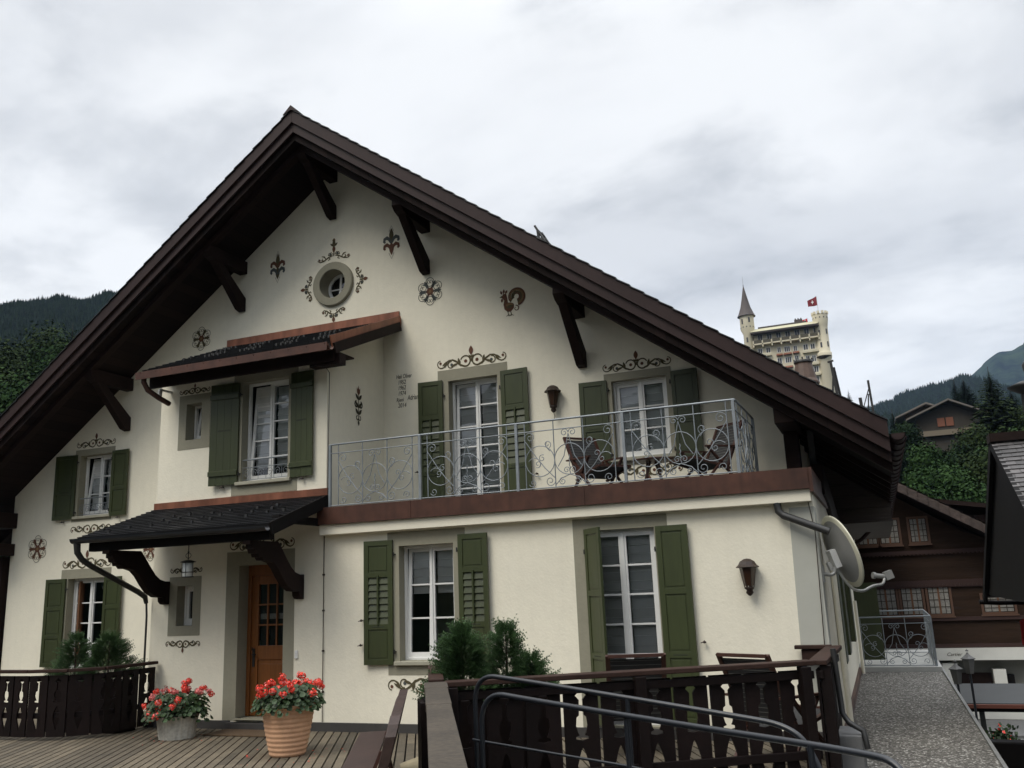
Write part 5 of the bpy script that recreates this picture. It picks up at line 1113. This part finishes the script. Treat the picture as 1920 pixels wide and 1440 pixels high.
# ------------------------------------------------------------------ trees
def broadleaf(c, h, r, lab, seed, m='leaf_green', nleaf=17000, ls=None, grp='trees on the slopes'):
    rn = random.Random(seed); root = empty('broadleaf_tree', c, lab, 'tree', grp); c = Vector(c); ls = ls or .055+r*.009
    m_ = MB(); top = c+Vector((0, 0, h*.75)); m_.tube([c-Vector((0, 0, .5)), c+Vector((rn.uniform(-.2, .2), 0, h*.35)), top], [h*.03, h*.022, h*.006], 7)
    lobes = []
    for i in range(22):
        a = rn.uniform(0, 2*PI); t = rn.random(); q = r*rn.uniform(.2, .85)*math.sin(PI*(.25+.7*t)); p = c+Vector((q*math.cos(a), q*math.sin(a), h*(.28+.62*t))); lr = r*rn.uniform(.26, .46)
        lobes.append((p, lr)); m_.tube([c+Vector((0, 0, h*(.15+.4*t))), (p+c+Vector((0, 0, h*(.2+.45*t))))/2, p], [h*.012, h*.008, h*.003], 5)
    m_.build('trunk', 'bark', root); m_ = MB()
    for i in range(nleaf):
        p, lr = lobes[int(rn.random()*len(lobes))]; d = Vector((rn.gauss(0, 1), rn.gauss(0, 1), rn.gauss(0, 1))).normalized(); q = p+d*lr*rn.uniform(.45, 1.08); q.z -= lr*.1
        nn_ = (d+Vector((rn.uniform(-.8, .8), rn.uniform(-.8, .8), rn.uniform(-.3, .9)))).normalized(); u = nn_.cross(Vector((.1, .3, 1))).normalized(); v = nn_.cross(u); s_ = ls*rn.uniform(.6, 1.4)
        m_.add([q-u*s_-v*s_*.5, q+u*s_*.2-v*s_, q+u*s_+v*s_*.4, q-u*s_*.3+v*s_], [(0, 1, 2, 3)])
    m_.build('crown', m, root, fix=False); return root
def conifer(c, h, r, lab, seed, m='conifer', nb=650, grp='conifers on the slopes'):
    rn = random.Random(seed); root = empty('conifer_tree', c, lab, 'tree', grp); c = Vector(c)
    m_ = MB(); m_.tube([c-Vector((0, 0, .5)), c+Vector((0, 0, h))], [h*.018, .02], 6); m_.build('trunk', 'bark', root); m_ = MB()
    for i in range(nb):
        t = (i+.5)/nb; z = h*(.08+.9*t); rr = r*(1-t)**.85*rn.uniform(.7, 1.15)+.05*r*(1-t); a = i*2.399+rn.uniform(-.3, .3); dr_ = Vector((math.cos(a), math.sin(a), -.28+.3*t)); sd_ = Vector((-math.sin(a), math.cos(a), 0)); b = c+Vector((0, 0, z))
        ns = 5
        for k in range(ns):
            f0, f1 = k/ns, (k+1.3)/ns; w0 = rr*.26*(1-f0*.6); p0 = b+dr_*rr*f0; p1 = b+dr_*rr*f1-Vector((0, 0, rr*.05))
            for sg in (-1, 1): m_.add([p0, p1, p0+sd_*sg*w0*rn.uniform(.6, 1.2)+dr_*rr*.13-Vector((0, 0, rr*rn.uniform(.02, .12)))], [(0, 1, 2)])
    m_.build('crown', m, root, fix=False); return root
def pol(az, r, z): a = math.radians(az); return (r*math.sin(a), r*math.cos(a), z)
def topz(el, r): return 1.7+r*RT(math.radians(el))
# right side
for (az, r, el, R_, lab, sd_, m, kind) in [
    (4.3, 62, 5.9, 3.4, 'leafy green tree in front of the hillside chalets, left of the small ones', 1, 'leaf_green', 'b'), (2.2, 56, 7.2, 2.6, 'leafy tree directly right of the roof gutter', 2, 'leaf_green', 'b'), (6.2, 70, 6.6, 3.6, 'olive leafy tree beside the dark shingled building', 3, 'leaf_olive', 'b'),
    (3.3, 68, 7.6, 2.6, 'round leafy tree below the orange shutters', 4, 'leaf_green', 'b'), (5.9, 88, 7.9, 4.0, 'leafy tree right of the hillside chalets', 5, 'leaf_olive', 'b'), (7.6, 75, 7.4, 4.4, 'leafy tree partly hidden by the shingled roof', 6, 'leaf_green', 'b'),
    (2.3, 110, 8.7, 3.0, 'dark tree below the left hillside chalet gable', 7, 'leaf_dark', 'b'), (5.78, 165, 10.85, 5.0, 'broad conifer left of the tall olive larch', 8, 'conifer', 'c'), (5.30, 175, 10.85, 3.4, 'slim conifer behind the right hillside gable', 9, 'conifer', 'c'),
    (7.15, 105, 11.3, 5.2, 'tall loose olive green larch against the mountain', 10, 'leaf_olive', 'c'), (8.1, 120, 10.0, 4.4, 'conifer right of the tall larch', 11, 'conifer', 'c'), (8.9, 105, 8.9, 4.0, 'leafy tree at the right edge under the mountain', 12, 'leaf_olive', 'b'), (-.55, 330, 11.0, 4.0, 'lone small conifer beyond the roof edge, right of the castle hotel', 13, 'conifer', 'c'), (1.75, 120, 9.55, 2.4, 'small pointed conifer between the roof end and the chalets', 14, 'conifer', 'c'),
    (4.9, 80, 7.1, 3.0, 'dark green tree under the right hillside chalet', 15, 'leaf_dark', 'b'), (3.1, 50, 4.5, 3.0, 'low leafy tree above the brown chalet roof', 16, 'leaf_green', 'b'), (5.2, 54, 3.9, 3.2, 'low leafy tree left of the shingled building', 17, 'leaf_green', 'b')]:
    z0 = hR(az, r)-1; zt = topz(el, r); f = broadleaf if kind == 'b' else conifer
    f(pol(az, r, z0), zt-z0, R_, lab, 100+sd_, m)
# left side
for (az, r, el, R_, lab, sd_, m, kind) in [
    (-52.3, 95, 14.6, 8, 'olive green tree at the left edge below the dark forest', 21, 'leaf_olive', 'b'), (-50.6, 105, 15.4, 8.5, 'broad olive tree left of the roof slope', 22, 'leaf_olive', 'b'), (-48.9, 90, 14.6, 7.0, 'fresh green leafy tree touching the left roof edge', 23, 'leaf_green', 'b'), (-49.0, 150, 16.2, 6, 'dark conifer between the roof edge and forest', 24, 'conifer', 'c'),
    (-53.0, 120, 16.0, 6, 'reddish dark conifer at the far left edge', 25, 'conifer', 'c'), (-52.6, 78, 11.8, 7, 'dark leafy tree low at the left edge', 26, 'leaf_dark', 'b'), (-50.8, 75, 12.6, 7, 'green leafy tree low above the left roof slope', 27, 'leaf_green', 'b')]:
    z0 = hL(az, r)-2; zt = topz(el, r); f = broadleaf if kind == 'b' else conifer
    if kind == 'b': f(pol(az, r, z0), (zt-z0)*1.06, R_, lab, 100+sd_, m, 30000)
    else: f(pol(az, r, z0), zt-z0, R_, lab, 100+sd_, m)

# ------------------------------------------------------------------ castle hotel on its hill (plane y=300)
ht = empty('castle_hotel', (-20, 300, 58), 'cream castle hotel with pointed turret and battlements above the right roof slope', 'hotel')
HY = 300
m_ = MB(); m_.box(-30.8, -9.3, HY, HY+16, 30, 82.5); m_.build('wall', 'hotel', ht)
m_ = MB(); m_.lathe([(1.6, 30), (1.6, 82.6), (2.35, 84.4), (2.35, 89.1)], (-32.2, HY, 0), 20); m_.build('left_turret', 'hotel', ht)
m_ = MB(); m_.lathe([(3.05, 88.9), (2.55, 89.9), (1.7, 92.2), (.95, 95.6), (.3, 99.0), (.12, 99.8), (.12, 100.4), (.04, 100.5), (.03, 103.4)], (-32.2, HY, 0), 20); m_.lathe([(0, 88.9), (3.05, 88.9)], (-32.2, HY, 0), 20); m_.build('turret_spire', 'hotel_roof', ht)
m_ = MB(); m_.lathe([(2.0, 30), (2.0, 70.6), (2.3, 71.2), (2.35, 72.9), (2.15, 73.1), (2.0, 73.3), (2.0, 81.5), (2.1, 82.0), (2.45, 84.2), (2.45, 86.0)], (-8.7, HY+.5, 0), 22)
for k in range(11): a = 2*PI*k/11; m_.box(-8.7+2.3*math.cos(a)-.42, -8.7+2.3*math.cos(a)+.42, HY+.5+2.3*math.sin(a)-.42, HY+.5+2.3*math.sin(a)+.42, 86.0, 86.9)
m_.build('battlement_tower', 'hotel', ht)
m_ = MB(); m_.lathe([(.0, 70.2), (1.2, 70.6), (2.36, 71.6)], (-8.9, HY-.3, 0), 22); m_.build('tower_corbel', 'hotel_roof', ht)
m_ = MB(); m_.prism([(-31.4, HY-3.2, 82.4), (-30, HY+.5, 84.2), (-30, HY+12, 84.2), (-30, HY+12, 82.4)], (21.6, 0, 0)); m_.build('eaves', mat('cream_eaves', (.42, .40, .27), .9), ht)
m_ = MB(); m_.box(-31.2, -9.4, HY-3.1, HY-.1, 81.9, 82.38); m_.box(-29, -13.2, HY+2, HY+10, 84.2, 85.2); m_.box(-17.1, -14.5, HY+4, HY+6, 85.2, 86.6)
for k in range(3): m_.box(-16.9+k*.9, -16.5+k*.9, HY+4, HY+5, 86.6, 87.0)
m_.build('hotel_roof', 'hotel_roof', ht)
m_ = MB(); m_.box(-30.7, -9.4, HY-2.0, HY-.02, 78.1, 78.5)
for k in range(8): x = -30.6+k*3.0; m_.box(x-.18, x+.18, HY-2.0, HY-.02, 77.3, 79.5)
m_.build('balcony_slab', 'hotel', ht)
for (x0_, x1_, z_) in ((-15.3, -10.4, 73.9), (-14.2, -10.6, 69.6), (-12.6, -10.5, 66.0), (-29.8, -25.3, 74.6)): m_ = MB(); m_.box(x0_, x1_, HY-1.1, HY-.02, z_-.35, z_); m_.box(x0_, x1_, HY-1.15, HY-1.05, z_, z_+.6); m_.build('small_balcony', 'hotel', ht)
OB = mat('olive_balustrade', (.085, .075, .05), .8)
build_each('balcony_front', OB, ht, [(-30.4+k*3.0, -27.9+k*3.0, HY-2.0, HY-1.9, 78.6, 79.7) for k in range(7)])
wins = [(-28.4+k*3.0, 80.8, 1.5, 1.9) for k in range(7)]+[(-28.8, 76.2, 1.3, 1.7), (-26.2, 76.2, 1.3, 1.7), (-22.7, 75.9, 1.1, 1.6), (-20.1, 75.8, 1.8, 1.6), (-17.5, 75.7, 1.1, 1.6), (-14.2, 75.5, 1.4, 2.0), (-12.0, 75.4, 1.3, 2.0),
        (-22.9, 72.1, 1.4, 1.7), (-20.1, 72.1, 1.9, 1.7), (-17.4, 72.2, 1.2, 1.7), (-13.9, 71.6, 1.2, 1.9), (-12.0, 71.5, 1.2, 1.9), (-11.7, 67.8, 1.3, 1.9), (-11.8, 64.4, 1.2, 1.9), (-20.1, 67.6, 1.9, 1.7), (-22.9, 67.6, 1.4, 1.7), (-17.4, 67.7, 1.2, 1.7)]
for (x, z_, ww, hh) in wins:
    f_ = MB(); f_.box(x-ww/2-.12, x+ww/2+.12, HY-.06, HY, z_-hh/2-.1, z_+hh/2+.1, 0)
    wn = f_.build('window', 'white', ht); f_ = MB(); nn_ = 3 if ww > 1.6 else 2
    for k in range(nn_): f_.box(x-ww/2+ww*k/nn_+.08, x-ww/2+ww*(k+1)/nn_-.08, HY-.09, HY-.06, z_-hh/2, z_+hh/2)
    f_.build('pane', 'hotel_dark', wn)
for (x, z_, ww) in ((-22.7, 74.2, 2.0), (-20.1, 74.2, 2.6), (-17.4, 74.3, 2.0), (-20.1, 69.7, 2.4)): m_ = MB(); m_.prism([(x-ww/2, HY-.05, z_+.4), (x-ww/2, HY-1.2, z_-.4), (x-ww/2, HY-.05, z_-.4)], (ww, 0, 0)); m_.build('window_awning', 'awn_red', ht)
for (cx_, r_, cy_, items) in ((-32.2, 2.36, HY, [(-35, 86.9), (25, 87.2)]), (-32.2, 1.62, HY, [(-10, 80.4)]), (-8.7, 2.02, HY+.5, [(-20, 79.6), (50, 79.9), (-15, 75.4), (50, 75.6)]), (-31.0, .2, HY, [(0, 80.6)])):
    for (a_, z_) in items:
        a = math.radians(a_-90); q = (cx_+r_*math.cos(a), cy_+r_*math.sin(a)); m_ = MB(); m_.obox((q[0], q[1], z_), (-math.sin(a)*.28, math.cos(a)*.28, 0), (math.cos(a)*.06, math.sin(a)*.06, 0), (0, 0, .85)); m_.build('turret_window', 'hotel_dark', ht)
m_ = MB()
for k in range(12):
    for (cx_, cy_, r_, z_) in ((-32.2, HY, 2.3, 84.9), (-8.7, HY+.5, 2.44, 84.7)): a = 2*PI*k/12; m_.obox((cx_+r_*math.cos(a), cy_+r_*math.sin(a), z_), (-math.sin(a)*.18, math.cos(a)*.18, 0), (math.cos(a)*.06, math.sin(a)*.06, 0), (0, 0, .2))
m_.build('turret_loopholes', 'hotel_dark', ht)
def flag(x, y, z, w_, h_, ph, m, lab, drop=.35):
    rt_ = empty('flag', (x, y, z-ph), lab, 'flag', 'flags on the castle hotel'); f_ = MB(); f_.tube([(x+.05, y, z-ph), (x, y, z+h_)], .07, 6); f_.build('flagpole', 'galv', rt_)
    f_ = MB(); n = 8; vs = []
    for i in range(n+1):
        t = i/n; yy = y+.35*math.sin(t*5); ins = .16*h_*t; vs += [(x-w_*t, yy, z+h_-drop*h_*t*1.2), (x-w_*t*.98, yy, z-drop*h_*.3*t+ins*.2), (x-w_*t, yy+.06, z+h_-drop*h_*t*1.2), (x-w_*t*.98, yy+.06, z-drop*h_*.3*t+ins*.2)]
    f_.add(vs, [f for i in range(n) for f in ((4*i, 4*i+4, 4*i+5, 4*i+1), (4*i+2, 4*i+3, 4*i+7, 4*i+6), (4*i, 4*i+2, 4*i+6, 4*i+4), (4*i+1, 4*i+5, 4*i+7, 4*i+3))]); cl = f_.build('flag_cloth', m, rt_, fix=False)
    f_ = MB(); f_.box(x-w_*.62, x-w_*.34, y-.35, y-.30, z+h_*.30, z+h_*.40); f_.box(x-w_*.52, x-w_*.44, y-.352, y-.302, z+h_*.15, z+h_*.55); f_.build('white_cross', 'white', cl)
flag(-9.0, HY, 89.4, 3.0, 3.2, 3.0, 'flag_dark', 'dark red flag with pale emblem flying above the battlement tower'); flag(-12.8, HY+3, 84.9, 1.6, 1.4, .8, 'flag_red', 'small red flag beside the hotel chimneys')

# ------------------------------------------------------------------ neighbouring brown chalet (face at y=34)
nb = empty('brown_chalet', (2, 34, -4.6), 'brown timber chalet with lace curtained windows behind the gravel walkway', 'house'); NY = 34
m_ = MB(); m_.prism([(-4, NY, -.8), (6.2, NY, -.8), (6.2, NY, 1.6), (2.65, NY, 3.0), (-1.2, NY, 5.6), (-4, NY, 4.2)], (0, 14, 0)); m_.build('wall', 'chalet', nb)
m_ = MB()
for z_ in (2.35, .12, -.75): m_.box(-4, 5.5, NY-.09, NY, z_-.06, z_+.06)
m_.box(-4, 5.5, NY-.07, NY, 1.15, 1.4)
for k in range(70): m_.box(-4+k*.13, -3.93+k*.13, NY-.12, NY-.09, 2.25, 2.32); m_.box(-4+k*.13, -3.93+k*.13, NY-.12, NY-.07, 1.18, 1.26)
m_.build('carved_bands', mat('darker_carved_timber', (.035, .015, .012), .8), nb)
def nwin(x0_, x1_, z0_, z1_):
    f_ = MB(); ring(f_, (x0_-.07, x1_+.07, z0_-.07, z1_+.07), (x0_, x1_, z0_, z1_), NY-.05, NY); f_.box(x0_-.1, x1_+.1, NY-.12, NY, z0_-.12, z0_-.075); wn = f_.build('window', mat('window_trim', (.10, .05, .03), .7), nb)
    f_ = MB(); n_ = 2
    for k in range(n_):
        a, b = x0_+(x1_-x0_)*k/n_, x0_+(x1_-x0_)*(k+1)/n_; f_.box(a+.03, b-.03, NY-.02, NY-.005, z0_+.02, z1_-.02)
    f_.build('lace_curtain', 'curtain', wn); f_ = MB(); f_.box((x0_+x1_)/2-.03, (x0_+x1_)/2+.03, NY-.04, NY-.02, z0_, z1_)
    f_.build('mullion', 'orange_wood', wn); f_ = MB()
    for k in (1, 2, 3): zc = z0_+(z1_-z0_)*k/4; f_.box(x0_, x1_, NY-.032, NY-.021, zc-.012, zc+.012)
    for k in (1, 3): xc = x0_+(x1_-x0_)*k/4; f_.box(xc-.012, xc+.012, NY-.034, NY-.023, z0_, z1_)
    f_.build('glazing_bars', 'hillwood', wn)
for a, b in ((-.62, .0), (.1, .72), (1.08, 1.62)): nwin(a, b, 2.70, 3.50)
for a, b in ((-.30, .36), (.52, 1.18), (1.36, 2.02)): nwin(a, b, .28, 1.22)
nwin(3.0, 3.9, .30, .85)
m_ = MB(); m_.prism([(-1.2, NY-1.2, 5.6), (6.4, NY-1.2, .9), (6.4, NY-1.2, 1.15), (-1.2, NY-1.2, 5.95)], (0, 16, 0)); m_.prism([(-1.2, NY-1.2, 5.6), (-6, NY-1.2, 2.6), (-6, NY-1.2, 2.9), (-1.2, NY-1.2, 5.95)], (0, 16, 0)); nr_ = m_.build('roof', 'timber', nb); m_ = MB()
for k in range(26):
    xa = -1.25+7.7*k/26; xb = -1.25+7.7*(k+1.05)/26; za = 5.66-.635*(xa+1.2); zb2 = 5.66-.635*(xb+1.2); m_.prism([(xa, NY-1.34, za), (xb, NY-1.34, zb2+.01), (xb, NY-1.34, zb2+.325), (xa, NY-1.34, za+.30)], (0, .12, 0))
m_.build('verge_tiles', 'tile_old', nr_)
m_ = MB(); slates(m_, (-1.2, NY-1.3, 5.97), (-1.2, NY+15, 5.97), (6.5, NY+15, 1.13), (6.5, NY-1.3, 1.13), 24, 26, .05); m_.build('roof_tiles', 'tile_old', nr_)
m_ = MB(); m_.box(2.2, 5.2, NY+1, NY+6, 2.5, 3.55); m_.prism([(1.6, NY+.6, 4.1), (5.4, NY+.6, 3.45), (5.4, NY+.6, 3.6), (1.6, NY+.6, 4.25)], (0, 6, 0)); m_.build('roof_dormer', 'timber', nb)
# shop front below
m_ = MB(); m_.box(-4, 6.5, NY-.2, NY, -1.20, -.82); o = m_.build('white_sign_band', 'white_wall', nb)
text_mesh('Cartier', .155, (1.66, NY-.205, -1.06), (1, 0, 0), (0, 0, 1), 'ink', 'sign_lettering', o, .002, .35, 1)
m_ = MB(); m_.box(-4, 6.5, NY+.5, NY+1, -4.6, -1.2); m_.build('shop_wall', 'grey_wall', nb)
m_ = MB(); m_.box(1.5, 1.95, NY-.1, NY+.49, -2.9, -1.3); m_.box(2.98, 3.35, NY-.1, NY+.49, -2.8, -1.5); m_.box(1.2, 6.4, NY-.4, NY+.49, -3.0, -2.35); m_.build('shop_pier', 'white_wall', nb)
m_ = MB(); m_.box(1.95, 2.95, NY+.3, NY+.48, -2.9, -1.65); m_.build('shop_door', 'timber', nb)
m_ = MB(); m_.box(3.4, 3.6, NY+.2, NY+.48, -2.4, -1.7); m_.build('shop_panel', 'black_wood', nb)
# canopy nearer
cp_ = empty('street_canopy', (3, 26, -4.6), 'flat grey canopy with brown edge over the street beside the shop', 'canopy')
m_ = MB(); m_.prism([(1.28, 24.3, -1.38), (1.28, 26.5, -1.175), (8, 26.5, -1.175), (8, 24.3, -1.38)], (0, 0, .03)); m_.build('canopy_top', 'awning', cp_)
m_ = MB(); m_.box(1.3, 8, 24.2, 24.3, -1.45, -1.37); m_.build('brown_edge', mat('brown_edge', (.12, .035, .02), .6), cp_)
m_ = MB(); m_.box(1.3, 8, 24.3, 26.5, -1.54, -1.46); m_.build('canopy_soffit', 'black_wood', cp_)
m_ = MB(); m_.box(1.72, 1.83, 24.4, 24.5, -4.6, -1.54); m_.build('post', 'iron_black', cp_)
m_ = MB(); m_.box(1.2, 8, 25.5, 33.5, -3.05, -3.0); m_.box(2.9, 6, 30, 31, -3.0, -2.93); tag(m_.build('stone_bench_wall', 'stone'), 'low grey stone ledge behind the canopy post', 'wall')
# black awning/block low right
m_ = MB(); m_.box(1.0, 4.5, 13.9, 14.15, -3.6, -.53); tag(m_.build('black_parapet', 'black_wood', bevel=.02), 'black roof parapet at the lower right corner', 'parapet')
fp = empty('flower_box', (1.74, 20, -1.52), 'flowering plant with pink and yellow blossoms at the foot of the street canopy', 'flower'); rn = random.Random(4); m_ = MB()
for i in range(260):
    p = Vector((1.74+rn.gauss(0, .12), 20+rn.gauss(0, .12), -1.52+abs(rn.gauss(0, .13)))); s_ = .03; d = Vector((rn.uniform(-1, 1), rn.uniform(-1, 1), rn.uniform(-1, 1))).normalized(); u = d.cross(Vector((0, 0, 1))).normalized(); v = d.cross(u); m_.add([p-u*s_-v*s_, p+u*s_-v*s_, p+u*s_+v*s_, p-u*s_+v*s_], [(0, 1, 2, 3)], 1 if rn.random() < .07 else 0)
m_.build('leaves', ['leaf_geranium', 'petal'], fp, fix=False); m_ = MB(); m_.box(1.5, 2.0, 19.8, 20.2, -4.6, -1.56); m_.build('box', 'stone', fp)
for (x, y, z, sc, lab) in ((1.33, 24, -.75, 1, 'street lantern on the left, lower of the two beside the walkway'), (1.62, 24, -.52, 1, 'street lantern on the right, higher of the two beside the walkway')):
    rt_ = empty('street_lantern', (x, y, -4.6), lab, 'street lamp', 'street lanterns'); m_ = MB(); m_.lathe([(.0, .34), (.02, .33), (.03, .30), (.10, .24), (.16, .20), (.15, .18), (.0, .18)], (x, y, z), 4, smooth=False); m_.lathe([(.03, .36), (.035, .38), (0, .41)], (x, y, z), 8); m_.build('hood', 'stone', rt_)
    m_ = MB(); m_.lathe([(.13, .18), (.08, -.14), (0, -.14)], (x, y, z), 4, smooth=False); m_.build('glass', mat('smoky_glass', (.07, .07, .065), .3), rt_)
    m_ = MB(); m_.tube([(x, y, z-.14), (x, y, -4.6)], .03, 6); m_.build('pole', 'pipe', rt_)
# red-white banner at right edge
m_ = MB(); m_.add([(1.76, 15, .95), (2.05, 15, 1.1), (2.05, 15, .35), (1.745, 15, .62), (1.76, 15.01, .95), (2.05, 15.01, 1.1), (2.05, 15.01, .35), (1.745, 15.01, .62)], [(0, 1, 2, 3), (7, 6, 5, 4), (0, 4, 5, 1), (3, 2, 6, 7), (0, 3, 7, 4), (1, 5, 6, 2)])
tag(m_.build('red_banner', 'flag_red', fix=False), 'red and white banner corner hanging at the right edge', 'banner')

# near right dark building, roof of shingles
sb = empty('shingled_building', (3, 12, -4.6), 'near black timber building with silvery shingled roof at the right edge', 'house')
gy, gz = 12.15, 3.21
m_ = MB(); m_.prism([(1.47, gy, gz), (1.47, gy-3.6, gz-1.9), (1.47, gy+3.7, gz-1.9)], (.08, 0, 0)); m_.box(2.4, 6, 9.0, 15.4, -4.6, 1.3); m_.build('wall', 'black_wood', sb)
m_ = MB(); m_.add([(1.43, gy, gz+.02), (6, gy, gz+.02), (6, gy+3.8, gz-1.95), (1.43, gy+3.8, gz-1.95), (6, gy-3.7, gz-1.95), (1.43, gy-3.7, gz-1.95)], [(0, 1, 2, 3), (0, 5, 4, 1)]); slates(m_, (1.41, gy, gz+.03), (5, gy, gz+.03), (5, gy-3.75, gz-1.96), (1.41, gy-3.75, gz-1.96), 34, 24, .013); m_.build('shingle_roof', 'shingle', sb, fix=False)
m_ = MB(); m_.box(1.40, 5, gy-.18, gy+.12, gz-.02, gz+.08); m_.build('ridge_board', 'timber', sb)
m_ = MB(); m_.bar((1.435, gy, gz-.03), (1.435, gy-3.7, gz-1.98), .05, .12); m_.bar((1.435, gy, gz-.03), (1.435, gy+3.75, gz-1.98), .05, .12); m_.build('verge_board', 'black_wood', sb)
m_ = MB(); m_.tube([(1.36, 16, 1.20), (1.6, 16, 1.18), (4, 16, 1.15)], .04, 6); m_.build('gutter', 'black_wood', sb)
cc = empty('flue_cowl', (1.75, 12.6, 3.4), 'dark metal flue cowl shaped like a saucer at the right edge', 'chimney')
m_ = MB(); m_.lathe([(0, 4.0), (.10, 3.99), (.24, 3.93), (.20, 3.90), (.10, 3.84), (0, 3.83)], (2.00, 12.6, 0), 20); m_.lathe([(0, 4.32), (.05, 4.27), (.10, 4.2), (.06, 4.0), (.0, 4.0)], (2.06, 12.6, 0), 16); m_.tube([(1.95, 12.6, 3.3), (1.95, 12.6, 3.9)], .05, 8); m_.build('cowl', 'iron_black', cc)

# hillside chalets (y=150)
for (pk, l_, r_, y_, zb_, lab) in (((9.7, 27.5), (5.0, 25.6), (13.6, 25.8), 152, 22, 'weathered hillside chalet, left and farther of the two gables'), ((12.4, 26.7), (6.3, 24.2), (17.6, 24.1), 146, 14, 'weathered hillside chalet with orange shutters, right and nearer of the two gables')):
    hc = empty('hillside_chalet', (pk[0], y_, zb_), lab, 'house', 'hillside chalets')
    m_ = MB(); m_.prism([(l_[0]+1.4, y_+1.5, zb_), (r_[0]-1.2, y_+1.5, zb_), (r_[0]-1.2, y_+1.5, r_[1]+.3), (pk[0], y_+1.5, pk[1]-.2), (l_[0]+1.4, y_+1.5, l_[1]+.4)], (0, 8, 0)); m_.build('wall', 'hillwood', hc)
    m_ = MB(); m_.prism([(l_[0], y_, l_[1]), (pk[0], y_, pk[1]), (r_[0], y_, r_[1]), (r_[0], y_, r_[1]+.25), (pk[0], y_, pk[1]+.28), (l_[0], y_, l_[1]+.25)], (0, 11, 0)); m_.build('roof', mat('hill_roof', (.13, .115, .10), .8), hc)
    if y_ == 146:
        for q in (11.1, 12.3): m_ = MB(); m_.box(q-.5, q+.5, y_+1.35, y_+1.5, 23.0, 24.3); m_.build('orange_shutter', 'awn_red', hc)
        m_ = MB(); m_.box(l_[0]+1, r_[0]-1, y_+.8, y_+1.5, 21.6, 22.4); m_.build('gallery', mat('pale_gallery', (.16, .13, .09), .8), hc)

# ------------------------------------------------------------------ air
HZ = bpy.data.materials.new('haze_air'); HZ.use_nodes = True; t = HZ.node_tree; t.nodes.clear(); o_ = t.nodes.new('ShaderNodeOutputMaterial'); v_ = t.nodes.new('ShaderNodeVolumePrincipled')
v_.inputs['Color'].default_value = (.50, .68, 1, 1); v_.inputs['Density'].default_value = .00007; v_.inputs['Anisotropy'].default_value = 0; t.links.new(v_.outputs[0], o_.inputs['Volume'])
m_ = MB(); m_.box(-1500, 1500, -900, 3600, -5.6, 760)
hz = m_.build('haze', HZ); hz['kind'] = 'stuff'; hz['label'] = 'thin pale air veiling the far mountain and forest'; hz['category'] = 'haze'
S.render.engine = 'CYCLES'
